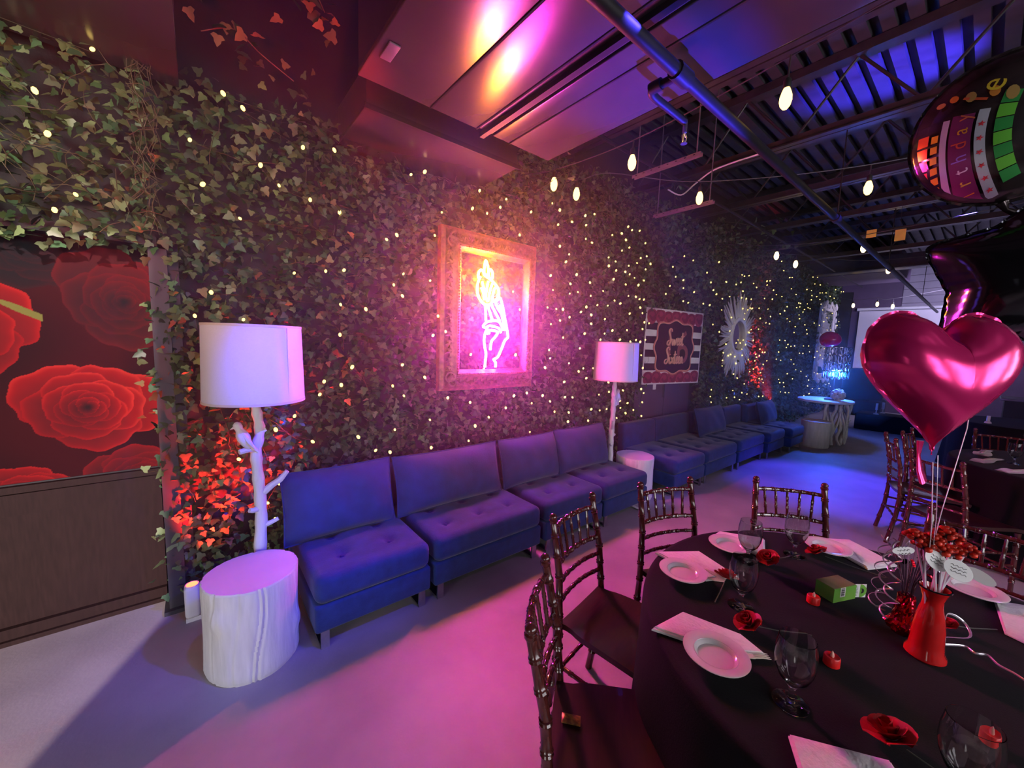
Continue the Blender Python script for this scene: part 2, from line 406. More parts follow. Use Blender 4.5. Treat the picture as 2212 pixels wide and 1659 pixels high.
# post at the end of the ivy and the mural recess
po = struct('trim_1', MB().box((-.145, 2.885, 1.03), (.075, .09, 2.06)).box((-.085, 2.90, 1.03), (.045, .03, 2.06)), 'post')
MB().box((-.12, 2.885, .012), (.17, .15, .024)).build('foot_plate', 'post', po)
struct('trim_5', MB().box((-1.7, 3.035, .80), (3.0, .03, .035)).box((-1.7, 3.04, .72), (3.0, .022, .11)), 'wainscot')
struct('baseboard_back', MB().box((-1.7, 3.03, .04), (3.0, .04, .08)).box((-1.7, 3.015, .012), (3.0, .05, .024)), 'wainscot')
wp = struct('wall_wainscot', MB().box((-1.7, 3.05, .37), (3.0, .02, .66)), 'wainscot')
struct('trim_6', MB().box((-1.7, 2.99, 2.11), (3.1, .10, .05)), 'post')
# double black door behind the sofas, between the two ivy runs
dr = struct('door_1', MB().box((5.32, 3.03, 1.05), (1.62, .05, 2.1)), 'black_wall')
for x in (4.94, 5.70): MB().box((x, 2.99, 1.04), (.745, .045, 2.06)).build('door_leaf', 'plum', dr, False)
MB().box((5.28, 2.955, 1.0), (.02, .03, .18)).build('handle', 'brass', dr)
# ---------------------------------------------------------------- rose mural (a flat print)
def rose_color(u, v, roses):
    """a printed rose picture: petals laid from the outside in, each with a pale rolled edge"""
    n = np.sin(u*9+np.sin(v*7)*1.3)*.5+.5
    img = np.stack([.030+.03*n, .006+0*n, .010+0*n], -1); q = random.Random(17)
    for (cx, cy, R, br, ph, sq) in roses:
        dx, dy = (u-cx)/R, (v-cy)/(R*sq); r = np.sqrt(dx*dx+dy*dy); th = np.arctan2(dy, dx)
        near = r < 1.25; N = 22
        for i in range(N):
            t = i/(N-1); rho = 1.02-.90*t**.72; w_ = lerp(.95, 1.5, t); phi = ph+i*2.39996+q.uniform(-.2, .2)
            d = (th-phi+pi) % (2*pi)-pi; a = d/w_; jag = .035*np.sin(7*d+i)+.02*np.sin(15*d+2*i)
            edge = rho*(1.0-.30*np.abs(a)**2.6+jag*(1-t)); k = np.clip(r/np.maximum(edge, .02), 0, 2)
            m = (np.abs(a) < 1) & (k < 1) & near
            if not m.any(): continue
            lit = .72+.28*np.sin(th*1.0+.9); kk = k[m]
            val = (.10+.66*kk**1.8+.34*np.exp(-((1-kk)/.055)**2)+.10*np.sin(d[m]*11+i)*kk*(1-kk))*lit[m]*br*(.80+.25*q.random())*lerp(1, .74, t)*(.85+.15*(1-np.abs(a[m])))
            val = np.clip(val, 0, 2)
            img[m] = np.stack([.64*val, .012+.055*np.clip(val-.62, 0, 1.2), .016+.035*np.clip(val-.65, 0, 1.2)], -1)
    return img
NX, NY = 440, 360
x0, x1, z0, z1 = -1.75, -.12, .83, 2.12
gx = np.linspace(x0, x1, NX); gz = np.linspace(z0, z1, NY)
U, V_ = np.meshgrid(gx, gz)
RO = [(-.62, 2.02, .36, .16, 1.0, .8), (-1.5, 1.95, .42, .2, 2.0, .9), (-.24, 1.98, .2, .12, .3, .8), (-.30, 1.78, .29, .42, 2.2, 1.0), (-.90, 1.60, .30, .80, .7, .95),
      (-1.9, 1.2, .5, .9, 1.4, 1.0), (-2.7, 1.6, .5, .8, .2, 1.0), (-.27, .80, .25, .72, 3.3, .8), (-.72, .76, .22, .8, 1.9, .7), (-1.2, .8, .3, .8, 4.1, .8), (-.465, 1.205, .315, 1.35, .25, .92)]
cols = rose_color(U, V_, RO)*np.array([.52, .55, .55])
leafm = (np.abs((V_-1.70)+(U+.66)*.55) < .018*np.clip((U+.80)*9, 0, 1)) & (U > -.80) & (U < -.60)
cols[leafm] = (.12, .12, .03)
def grid_mesh(name, P, C, m):
    ny, nx = P.shape[:2]
    me = bpy.data.meshes.new(name)
    i = np.arange((ny-1)*(nx-1)); a = (i//(nx-1))*nx+i % (nx-1)
    F = np.stack([a, a+1, a+nx+1, a+nx], 1)
    return np_mesh(name, P.reshape(-1, 3), F, C.reshape(-1, 3), m)
def np_mesh(name, V, F, C, m):
    me = bpy.data.meshes.new(name); nv, nf, k = len(V), len(F), F.shape[1]
    me.vertices.add(nv); me.vertices.foreach_set('co', np.ascontiguousarray(V, np.float32).ravel())
    me.loops.add(nf*k); me.loops.foreach_set('vertex_index', np.ascontiguousarray(F, np.int32).ravel())
    me.polygons.add(nf); me.polygons.foreach_set('loop_start', np.arange(0, nf*k, k, dtype=np.int32))
    try: me.polygons.foreach_set('loop_total', np.full(nf, k, np.int32))
    except Exception: pass
    me.update(calc_edges=True)
    if C is not None:
        at = me.color_attributes.new('Col', 'FLOAT_COLOR', 'POINT')
        at.data.foreach_set('color', np.ascontiguousarray(np.c_[C, np.ones(nv)], np.float32).ravel())
    me.materials.append(M[m]); return me
P = np.stack([U, np.full_like(U, 3.035), V_], -1)
mu = thing('rose_mural', 'big printed mural of red roses in the recess left of the ivy', 'mural', (0, 0, 0))
link('rose_print', grid_mesh('rose_print', P, cols, 'mural'), mu)
MB().box((-.935, 3.048, 1.475), (1.63, .018, 1.29)).build('backing_board', 'wainscot', mu, False)
# ---------------------------------------------------------------- ducts under the roof
ZD = 2.877
du = thing('ceiling_duct', 'wide glossy black rectangular duct hanging over the sofas with magenta reflections', 'duct', (0, 0, 0))
seams = [.646, 1.035, 1.336, 1.451, 1.584, 1.929]
for a, b in zip(seams[:-1], seams[1:]):
    if abs(a-1.336) < .01: continue
    MB().rbox(((a+b)/2, .10, ZD+.015), (b-a-.008, 3.90, .03), .006, 2).build('sheet_panel', 'duct', du)
MB().box((1.2875, .10, ZD+.31), (1.27, 3.88, .56)).build('duct_body', 'duct_side', du, False)
MB().box((1.3935, .08, ZD+.022), (.10, 3.92, .03)).build('seam_channel', 'duct_side', du, False)
MB().box((1.3935, .08, ZD-.005), (.03, 4.0, .03)).build('hanger_rail', 'pipe', du, False)
for x in (1.035, 1.336, 1.584): MB().tube([(x, -1.8, ZD-.001), (x, 2.045, ZD-.001)], .005, 6).build('seam_bead', 'duct', du)
MB().rbox((.708, 1.79, ZD-.004), (.05, .12, .008), .003, 2).build('access_slot', 'galv', du)
d2 = thing('duct_drop', 'shallow dark duct box low against the top of the ivy above the gold frame', 'duct', (1.33, 2.6, 2.9))
MB().rbox((0, 0, .012), (1.10, .56, .024), .006, 2).build('bottom_panel', 'duct', d2)
MB().box((0, 0, .125), (1.09, .55, .21)).build('box_body', 'duct_side', d2, False)
fl = MB().box((0, -.285, .006), (1.12, .012, .03)); fl.build('front_flange', 'pipe', d2, False)
d3 = thing('duct_soffit', 'dark red lit glossy duct panel over the ivy at top left', 'duct', (-1.52, 1.6, 2.92))
MB().rbox((0, 0, .015), (3.0, 2.56, .03), .006, 2).build('bottom_panel', 'duct', d3)
MB().box((0, 0, .32), (2.99, 2.54, .58)).build('duct_body', 'duct_side', d3, False)
# ---------------------------------------------------------------- sprinkler pipe
sp = thing('sprinkler_pipe', 'long black sprinkler pipe running the length of the ceiling below the duct', 'pipe', (0, .959, 2.796))
MB().tube([(-1, 0, 0), (14.8, 0, 0)], .0275, 12).build('pipe', 'pipe', sp)
for x in (1.666, 4.35, 7.3): MB().tube([(x-.05, 0, 0), (x+.05, 0, 0)], .0365, 12).build('coupling', 'pipe', sp)
MB().tube(smooth_path([(1.666, 0, 0), (1.66, .09, 0), (1.66, .133, -.004), (1.70, .150, -.007), (1.82, .150, -.009), (1.99, .150, -.011)], 3), .0185, 10).build('branch_pipe', 'pipe', sp)
MB().tube([(1.655, .085, 0), (1.655, .14, 0)], .025, 10).build('elbow', 'pipe', sp)
hd = MB().tube([(2.0, .150, -.010), (2.0, .150, -.063)], .0115, 8).build('sprinkler_head', 'chrome', sp)
MB().tube([(2.0, .150, -.063), (1.982, .150, -.080), (1.989, .150, -.105), (2.0, .150, -.112), (2.011, .150, -.105), (2.018, .150, -.080), (2.0, .150, -.063)], .0045, 6).build('head_yoke', 'chrome', hd)
MB().lathe([(.001, 0), (.017, -.002), (.017, -.005), (.001, -.005)], 10, (2.0, .150, -.112)).build('deflector', 'chrome', hd)
for x in (4.38, 7.12, 11.25): MB().tube([(x, 0, .028), (x, 0, .74)], .005, 6).build('hanger_rod', 'pipe', sp)
# second small pipe nearer the ivy
s2 = thing('conduit_pipe', 'thin grey conduit running along the ceiling near the ivy', 'pipe', (0, 2.35, 3.46))
MB().tube([(2.6, 0, 0), (14, 0, 0)], .018, 8).build('conduit', 'pipe', s2)
for i, (x, y, z, lab) in enumerate([(3.15, 1.9, 3.16, 'perforated grey strut hanging on rods right of the sprinkler head'), (3.85, 2.1, 3.02, 'perforated grey strut hanging on rods beside a warm bulb')]):
    st = thing('strut_channel', lab, 'strut', (x, y, z), 0, 'hanging struts')
    m = MB().box((0, 0, .012), (.04, .62, .004)).box((-.019, 0, 0), (.004, .62, .028)).box((.019, 0, 0), (.004, .62, .028)); m.build('channel', 'galv', st, False)
    for k in range(8): MB().lathe([(.001, 0), (.008, 0), (.008, .004)], 8, (-.0225, -.26+.075*k, -.002)).build('slot_hole', 'black_ink', st)
    for yy in (-.27, .27): MB().tube([(0, yy, 0), (0, yy, 4.1-z)], .005, 6).build('threaded_rod', 'galv', st)
# ---------------------------------------------------------------- ivy
LO = np.array([(0, .06), (.10, .0), (.30, -.02), (.50, .22), (.27, .40), (.24, .62), (.0, 1.0), (-.24, .62), (-.27, .40), (-.50, .22), (-.30, -.02), (-.10, .0)])-np.array([0, .35])
def leaf_tri():
    n = len(LO); V = [(0, .02, -.02)]+[(x, y, .10*abs(x)+.05*max(0, y)**2) for x, y in LO]
    F = [(0, 1+i, 1+(i+1) % n) for i in range(n)]
    return np.array([(a, b, c) for a, b, c in V]), np.array(F)
LV, LF = leaf_tri()
rng = np.random.default_rng(11)
def in_view(P):
    d = P-np.array([0, 0, CAMZ]); zf = d @ np.array(fw)
    x = (d @ np.array(r2))/np.maximum(zf, .01)*FPX; yv = (d @ np.array(u2))/np.maximum(zf, .01)*FPX
    return (zf > .1) & (np.abs(x) < 1120) & (np.abs(yv) < 840)
PAL = np.array([(.042, .085, .030), (.062, .105, .036), (.095, .14, .055), (.026, .058, .026), (.11, .15, .07), (.075, .085, .035), (.045, .10, .045)])
def leaf_batch(C, size, lean=.7):
    """numpy leaves at centres C facing -Y; returns (n,13,3) vertices and colours"""
    n = len(C); roll = rng.normal(pi, .9, n); tx = rng.normal(-.35, lean, n); tz = rng.normal(0, lean, n)
    s = size*rng.uniform(.65, 1.3, n)
    V = np.repeat(LV[None], n, 0)*s[:, None, None]
    cr, sr = np.cos(roll)[:, None], np.sin(roll)[:, None]
    x = V[..., 0]*cr-V[..., 1]*sr; z = V[..., 0]*sr+V[..., 1]*cr; y = V[..., 2]*1.0
    c, q = np.cos(tx)[:, None], np.sin(tx)[:, None]; y, z = y*c-z*q, y*q+z*c
    c, q = np.cos(tz)[:, None], np.sin(tz)[:, None]; x, y = x*c-y*q, x*q+y*c
    W = np.stack([x, y, z], -1)+C[:, None, :]
    col = PAL[rng.integers(0, len(PAL), n)]*rng.uniform(.75, 1.9, n)[:, None]
    return W, np.repeat(col[:, None], 13, 1)
def join_leaves(name, W, Cc):
    n = len(W); F = (LF[None]+(np.arange(n)*13)[:, None, None]).reshape(-1, 3)
    return np_mesh(name, W.reshape(-1, 3), F, Cc.reshape(-1, 3), 'leaf')
def ivy(name, label, loc, regions, nparts, size=.049, dens=1200, extra=None, vines=0):
    root = thing(name, label, 'ivy', loc)
    Cs = []
    for (xa, xb, za, zb, ya, yb) in regions:
        n = int((xb-xa)*(zb-za)*dens)
        c = np.stack([rng.uniform(xa, xb, n), rng.uniform(ya, yb, n), rng.uniform(za, zb, n)], 1)
        c[:, 1] += .035*np.sin(c[:, 0]*5.1+1.3*np.sin(c[:, 2]*3))+.03*np.sin(c[:, 2]*6.3+c[:, 0]*2)
        Cs.append(c)
    if extra is not None: Cs.append(extra)
    C = np.concatenate(Cs)
    inf = (C[:, 0] > 1.50) & (C[:, 0] < 2.66) & (C[:, 2] > 1.24) & (C[:, 2] < 2.50); C[inf, 1] = np.maximum(C[inf, 1], 2.80)+.10
    W, Cc = leaf_batch(C, size)
    W = np.minimum(W, np.array([1e9, YB-.015, 1e9]))
    vis = in_view(C); d = np.linalg.norm(C-np.array([0, 0, CAMZ]), axis=1)+(C[:, 1]-2.8)*6
    order = np.argsort(np.where(vis, d, 1e6)); sel = order[:nparts]; rest = order[nparts:]
    L = np.array(loc)
    for i in sel:
        me = np_mesh('leaf', W[i]-C[i], LF, Cc[i], 'leaf'); link('leaf', me, root, tuple(C[i]-L))
    f = link('foliage', join_leaves('foliage', W[rest]-L, Cc[rest]), root); f['kind'] = 'stuff'
    if vines:
        mb = MB()
        for k in range(vines):
            xa, xb, za, zb, ya, yb = regions[RND.randrange(len(regions))]
            x, z, y = RND.uniform(xa, xb), RND.uniform(za, zb), ya-.01-RND.random()*.03
            a = RND.uniform(0, 2*pi); Pn = []
            for s in range(6):
                Pn.append((x-L[0], y-L[1]+.02*sin(s*1.7+k), z-L[2])); a += RND.uniform(-.6, .6); x += .05*cos(a); z += .05*sin(a)
                if not (xa < x < xb and za+.05 < z < zb): break
            if len(Pn) > 2: mb.tube(Pn, .0016, 4, caps=False)
        v = mb.build('vine', 'vine', root); v['kind'] = 'stuff'
    return root
def strands(n, fn):
    out = []
    for k in range(n): out.append(fn(k))
    return np.array(out)
ivy('ivy_header', 'mixed green ivy hanging over the red rose mural at top left', (-.17, 2.9, 2.05), [(-2.2, -.17, 2.02, 3.0, 2.80, 3.0)], 120, vines=120)
edge = strands(260, lambda k: (-.13+RND.gauss(0, .05), 2.82+RND.random()*.06, RND.uniform(.1, 2.05)))
ivy('ivy_wall', 'green ivy covered wall strung with fairy lights behind the four seat sofa and gold frame', (2.1, 2.9, 0),
    [(-.10, 4.52, 0.03, 3.02, 2.78, 3.0), (-.22, -.10, 2.06, 3.0, 2.78, 3.0), (1.2, 4.52, 3.0, 3.5, 2.80, 3.0)], 300, extra=edge, vines=420)
ivy('ivy_wall_far', 'dense ivy run with crowded fairy lights between the black door and far end', (9.7, 2.9, 0),
    [(6.15, 14.15, .03, 3.62, 2.78, 3.0), (4.5, 6.2, 2.05, 3.5, 2.80, 3.0)], 120, size=.062, dens=780, vines=60)
def hang(name, label, pts, n, size=.06, jit=.06):
    P = smooth_path(pts, 8); root = thing(name, label, 'vine', tuple(P[0]), 0, 'stray vines'); b = P[0]
    MB().tube([p-b for p in P], .003, 5).build('stem', 'vine', root)
    C = np.array([np.array(P[RND.randrange(len(P))]-b)+np.array([RND.gauss(0, jit), RND.gauss(0, jit), RND.gauss(-.01, jit)]) for k in range(n)])
    W, Cc = leaf_batch(C, size)
    for i in range(n): link('leaf', np_mesh('leaf', W[i]-C[i], LF, Cc[i], 'leaf'), root, tuple(C[i]))
hang('ivy_vine', 'stray ivy vine trailing over the dark wall right of the red duct panel', [(.08, 2.75, 3.18), (.22, 2.72, 3.24), (.34, 2.7, 3.16), (.5, 2.72, 3.10)], 26)
hang('ivy_vine', 'red lit ivy clump hanging highest at the top edge, left of the duct', [(.22, 2.5, 3.62), (.36, 2.45, 3.50), (.50, 2.5, 3.58), (.62, 2.5, 3.4)], 60, .065, .09)
hang('ivy_vine', 'short vine sprig beside the corner of the magenta duct, above two warm bulbs', [(2.32, 2.62, 2.92), (2.42, 2.5, 3.02), (2.55, 2.45, 3.10), (2.5, 2.5, 2.9)], 30, .055)
hang('ivy_vine', 'long thin vine dangling down from the ceiling left of the black door', [(2.62, 2.7, 3.1), (2.6, 2.72, 2.85), (2.63, 2.72, 2.6), (2.6, 2.74, 2.3)], 34, .05, .03)
hang('ivy_vine', 'loose vine hanging under the joists above the poster', [(4.37, 2.5, 3.53), (4.42, 2.5, 3.3), (4.5, 2.5, 3.05), (4.42, 2.55, 2.85)], 36, .06)
hang('ivy_vine', 'straggling vine creeping along the ceiling above the sunburst mirror', [(5.6, 2.6, 3.4), (6.3, 2.4, 3.45), (7.2, 2.3, 3.40), (7.9, 2.3, 3.5)], 60, .075, .09)
# ---------------------------------------------------------------- fairy lights
BM = MB().sphere((0, 0, 0), .0105, 8, 5, (1, 1, 1.35)).mesh('bulb', 'fairy')
def fairy(label, loc, regions, dens, r=1.0, limit=300):
    root = thing('fairy_lights', label, 'string lights', loc, 0, 'fairy lights in the ivy')
    P = []
    for (xa, xb, za, zb, y, dm) in regions:
        n = int((xb-xa)*(zb-za)*dens*dm)
        for k in range(n):
            for t in range(8):
                p = (RND.uniform(xa, xb), y-RND.random()*.03, RND.uniform(za, zb))
                if all((p[0]-q[0])**2+(p[2]-q[2])**2 > .0075 for q in P[-160:]): break
            P.append(p)
    rows = {}
    for p in P: rows.setdefault(int(p[2]/.22), []).append(p)
    seq = []
    for i, k in enumerate(sorted(rows)): seq += sorted(rows[k], reverse=bool(i % 2))
    MB().tube([(p[0]-loc[0], p[1]-loc[1]+.028, p[2]-loc[2]) for p in seq], .0018, 4).build('wire', 'wire_green', root)
    seq.sort(key=lambda p: p[0]**2+p[1]**2)
    for p in seq[:limit]:
        o = link('bulb', BM, root, (p[0]-loc[0], p[1]-loc[1], p[2]-loc[2])); s = r*RND.uniform(.7, 1.15); o.scale = (s, s, s); o.rotation_euler = (RND.uniform(-.8, .8), RND.uniform(-.8, .8), 0)
    if len(seq) > limit:
        mb = MB()
        for p in seq[limit:]: mb.sphere((p[0]-loc[0], p[1]-loc[1], p[2]-loc[2]), .0115, 6, 4)
        mb.build('bulb_cluster', 'fairy', root)['kind'] = 'stuff'
fairy('warm fairy lights woven through the ivy over the rose mural', (-.5, 2.77, 2.9), [(-1.4, -.15, 2.15, 2.95, 2.75, 1.0)], 24)
fairy('warm fairy lights scattered over the ivy around the gold frame', (2, 2.75, 2.9), [(-.02, .65, .3, 2.95, 2.74, .65), (.65, 1.55, .75, 2.85, 2.735, .7), (2.6, 4.5, .75, 3.0, 2.74, 1.15), (1.55, 2.6, .75, 1.18, 2.735, .9), (1.55, 2.6, 2.58, 2.9, 2.74, .9), (1.76, 2.46, 1.38, 2.4, 2.77, .5)], 26)
fairy('thick clusters of warm fairy lights on the far ivy run beyond the poster', (9, 2.75, 2.9), [(6.15, 8.6, .75, 2.95, 2.73, 1.1), (8.6, 13.9, .6, 3.4, 2.73, .5), (4.6, 6.15, 2.25, 2.95, 2.74, 1.0)], 15, .95)
# ---------------------------------------------------------------- gold frame and neon sign
def ony(x, z, Y0, Y): k = Y/Y0; return x*k, CAMZ+(z-CAMZ)*k
FX0, FX1, FZ0, FZ1 = 1.474, 2.452, 1.225, 2.505
IX0, IX1, IZ0, IZ1 = 1.672, 2.345, 1.392, 2.342
fr = thing('picture_frame', 'large carved gold frame hung on the ivy around the neon hand', 'frame', ((FX0+FX1)/2, 2.77, (FZ0+FZ1)/2))
ox, oz = (FX0+FX1)/2, (FZ0+FZ1)/2
prof = [(0, 0), (0, .055), (.03, .070), (.055, .050), (.09, .046), (.12, .052), (.145, .075), (.165, .070), (.18, .045), (.20, .030), (.20, 0)]  # (inward fraction*.2, height towards room)
corners = [(FX0, FZ0), (FX1, FZ0), (FX1, FZ1), (FX0, FZ1)]; icorn = [(IX0, IZ0), (IX1, IZ0), (IX1, IZ1), (IX0, IZ1)]
for i in range(4):
    j = (i+1) % 4; V = []; F = []
    for (c, ic) in ((corners[i], icorn[i]), (corners[j], icorn[j])):
        for (t, hgt) in prof:
            f = t/.2; V.append((lerp(c[0], ic[0], f)-ox, -hgt, lerp(c[1], ic[1], f)-oz))
    n = len(prof)
    F = [(k, k+1, n+k+1, n+k) for k in range(n-1)]+[(0, n, 2*n-1, n-1)]
    MB().add(V, F).build('rail', 'gold_frame', fr)
    a = Vector((lerp(corners[i][0], icorn[i][0], .40)-ox, -.05, lerp(corners[i][1], icorn[i][1], .40)-oz)); b = Vector((lerp(corners[j][0], icorn[j][0], .40)-ox, -.05, lerp(corners[j][1], icorn[j][1], .40)-oz))
    m = MB(); L = (b-a).length; k = int(L/.034); d = (b-a).normalized(); pz = Vector((-d.z, 0, d.x))
    for q in range(1, k):
        p = a+(b-a)*q/k; s_ = 1 if q % 2 else -1
        m.tube([p+pz*.040*s_*.3-d*.02, p+Vector((0, -.012, 0)), p+pz*.03*s_+d*.012], [.004, .011, .004], 6)
        m.sphere(p-pz*.028*s_, .008, 6, 4)
    m.build('leaf_scroll', 'gold_frame', fr)['kind'] = 'stuff'
    a = Vector((lerp(corners[i][0], icorn[i][0], .80)-ox, -.076, lerp(corners[i][1], icorn[i][1], .80)-oz)); b = Vector((lerp(corners[j][0], icorn[j][0], .80)-ox, -.076, lerp(corners[j][1], icorn[j][1], .80)-oz))
    m = MB(); k = int((b-a).length/.022)
    for q in range(k+1): m.sphere(a+(b-a)*q/k, .0085, 6, 4)
    m.build('bead_row', 'gold_frame', fr)['kind'] = 'stuff'
    c = corners[i]; ic = icorn[i]; cxm, czm = lerp(c[0], ic[0], .45)-ox, lerp(c[1], ic[1], .45)-oz; sx = 1 if ic[0] > c[0] else -1; sz = 1 if ic[1] > c[1] else -1
    m = MB()
    for w_ in range(2):
        Pn = [(cxm+(sx if w_ else 0)*.03+sx*(.05-.0022*t)*cos(t*.5+w_*1.5), -.062, czm+(0 if w_ else sz)*.03+sz*(.05-.0022*t)*sin(t*.5+w_*1.5)) for t in range(20)]
        m.tube(Pn, [.012-.0004*t for t in range(20)], 6)
    for t in range(5): m.tube([(cxm, -.058, czm), (cxm+sx*(.02+.018*t), -.066, czm+sz*(.085-.016*t))], [.012, .004], 6)
    m.build('corner_acanthus', 'gold_frame', fr)
FLAME = [[(1.898,2.204),(1.902,2.263),(1.908,2.302),(1.920,2.297),(1.938,2.249),(1.940,2.204),(1.918,2.189),(1.898,2.204)],
[(1.951,2.179),(1.946,2.223),(1.965,2.240),(1.984,2.216),(1.986,2.177),(1.968,2.161),(1.951,2.179)],
[(1.840,2.152),(1.843,2.197),(1.865,2.222),(1.890,2.213),(1.898,2.192),(1.919,2.178),(1.956,2.160),(2.002,2.134),(2.046,2.093),(2.058,2.047),(2.049,2.006),(2.024,1.987)],
[(1.862,2.167),(1.843,2.127),(1.831,2.074),(1.840,2.018),(1.873,1.970),(1.918,1.941),(1.967,1.945)],
[(1.880,2.131),(1.898,2.082),(1.923,2.053)], [(1.874,2.079),(1.899,2.030),(1.905,1.979)],
[(1.944,2.140),(1.930,2.073),(1.924,2.007),(1.950,1.970)], [(1.986,2.125),(1.960,2.050),(1.962,1.985)], [(2.016,2.096),(1.996,2.041),(1.995,1.988)]]
HAND = [[(1.931,1.804),(1.922,1.915),(1.941,1.933),(1.970,1.879),(1.997,1.815)],
[(2.078,1.816),(2.028,1.884),(1.986,1.947),(1.995,1.973),(2.025,1.971),(2.061,1.913),(2.088,1.885)],
[(2.033,1.978),(2.064,2.009),(2.084,1.996),(2.113,1.918),(2.138,1.824),(2.167,1.722),(2.174,1.673),(2.141,1.644),(2.109,1.574),(2.068,1.497),(2.022,1.476),(2.046,1.449),(2.046,1.407)],
[(2.077,1.955),(2.097,1.876),(2.138,1.734)], [(1.900,1.756),(1.931,1.791),(1.997,1.811),(2.056,1.812),(2.092,1.787),(2.120,1.733)],
[(1.933,1.744),(1.965,1.766),(2.033,1.760),(2.076,1.745),(2.095,1.711)], [(1.943,1.692),(1.958,1.726),(2.008,1.728),(2.060,1.717),(2.036,1.675),(1.995,1.633),(1.985,1.558)],
[(1.900,1.756),(1.941,1.738),(1.926,1.704),(1.916,1.644),(1.926,1.577),(1.940,1.524),(1.934,1.463),(1.932,1.409)]]
ns = thing('neon_sign', 'glowing neon hand holding up a golden flame inside the carved frame', 'neon sign', (2.0, 2.745, 1.85))
for L, nm, mm in ((FLAME, 'flame_tube', 'neon_gold'), (HAND, 'hand_tube', 'neon_pink')):
    for pl in L: MB().tube([(p.x, p.y, p.z) for p in smooth_path([(x-2.0, 0, z-1.85) for x, z in pl], 3)], 0.0102, 8).build(nm, mm, ns)
    for pl in L: MB().tube([(p.x, p.y, p.z) for p in smooth_path([(x-2.0, .016, z-1.85) for x, z in pl], 3)], .0125, 6).build('tube_backing', 'steel_black', ns)
for (x, z) in ((1.932, 1.42), (2.046, 1.42), (1.93, 1.95), (2.05, 2.08)):
    MB().tube([(x-2.0, .006, z-1.85), (x-2.0, .05, z-1.85)], .006, 6).build('standoff', 'steel_black', ns)
MB().tube(smooth_path([(-.068, .01, -.44), (-.075, .02, -.30), (-.10, .02, -.2), (-.085, .02, -.1), (-.105, .02, .02), (-.16, .02, .2)], 4), .0025, 5).build('cable', 'wire', ns)
MB().tube(smooth_path([(.046, .01, -.443), (.15, .03, -.447), (.28, .03, -.45)], 4), .0025, 5).build('cable', 'wire', ns)
# ---------------------------------------------------------------- sofas: armless modules on steel sled legs
def sofa_mesh(wd, nb):
    """parts around origin at floor, front edge y=0 -> wall +y"""
    base = MB().rbox((0, .375, .175), (wd, .74, .15), .018, 2)
    bx = [(i-(nb-1)/2)*wd/(nb+ .35) for i in range(nb)]; by = [-.16, .07]
    pts = [(x, y) for x in bx for y in by]
    def dim(x, y):
        z = .014*cos(pi*min(1, abs(x)/(wd/2))*.5)*cos(pi*min(1, abs(y)/.37)*.5)
        for a, b in pts:
            d2 = (x-a)**2+(y-b)**2; z -= .032*math.exp(-d2/.0009)+.014*math.exp(-d2/.012)
        return z
    seat = MB().rbox((0, .365, .325), (wd-.006, .735, .16), .05, 3, (int(wd/.028), 24, 2), dim)
    btn = MB()
    back = MB().rbox((0, .72, .405), (wd, .11, .58), .035, 3, 4)
    back.v = [(x, y+.06*max(0, z-.35), z) for x, y, z in back.v]
    parts = [('base', base.mesh('base', 'velvet')), ('seat_cushion', seat.mesh('seat_cushion', 'velvet')), ('backrest', back.mesh('backrest', 'velvet'))]
    for a, b in pts: parts.append(('tuft_button', MB().sphere((a, b+.365, .405-.028), .012, 8, 5, (1, 1, .6)).mesh('tuft_button', 'velvet')))
    for sx in (-1, 1):
        x = sx*(wd/2-.05); l = MB().box((x, .03, .055), (.042, .012, .11)).box((x, .70, .055), (.042, .012, .11)).box((x, .365, .006), (.042, .68, .012))
        parts.append(('sled_leg', l.mesh('sled_leg', 'chrome', False)))
    return parts
SP = {}
def sofa(x0, x1, yf, label):
    wd = round(x1-x0-.012, 3); nb = 2 if wd < .82 else 3
    key = (wd, nb)
    if key not in SP: SP[key] = sofa_mesh(wd, nb)
    r = thing('sofa_module', label, 'sofa', ((x0+x1)/2, yf, 0), 0, 'navy velvet sofa modules')
    for n, me in SP[key]: link(n, me, r)
sofa(.405, 1.065, 2.01, 'navy velvet armless sofa seat nearest the big white stump table')
sofa(1.08, 1.99, 2.01, 'wide navy velvet sofa seat with six buttons in front of the gold frame')
sofa(2.03, 2.74, 2.01, 'third navy sofa seat, single width, right of the wide one')
sofa(2.755, 3.45, 2.01, 'navy sofa seat ending the near row, beside the middle stump table')
sofa(3.97, 4.69, 2.01, 'navy sofa seat starting the far row, right of the middle stump table')
sofa(4.70, 5.62, 2.01, 'second navy sofa seat of the far row, below the poster')
sofa(5.66, 6.60, 2.0, 'middle navy sofa seat of the far row, under the black door')
sofa(6.63, 7.35, 1.95, 'navy sofa seat of the far row below the sunburst mirror')
sofa(7.37, 8.06, 1.87, 'last navy sofa seat, touching the farthest stump table')
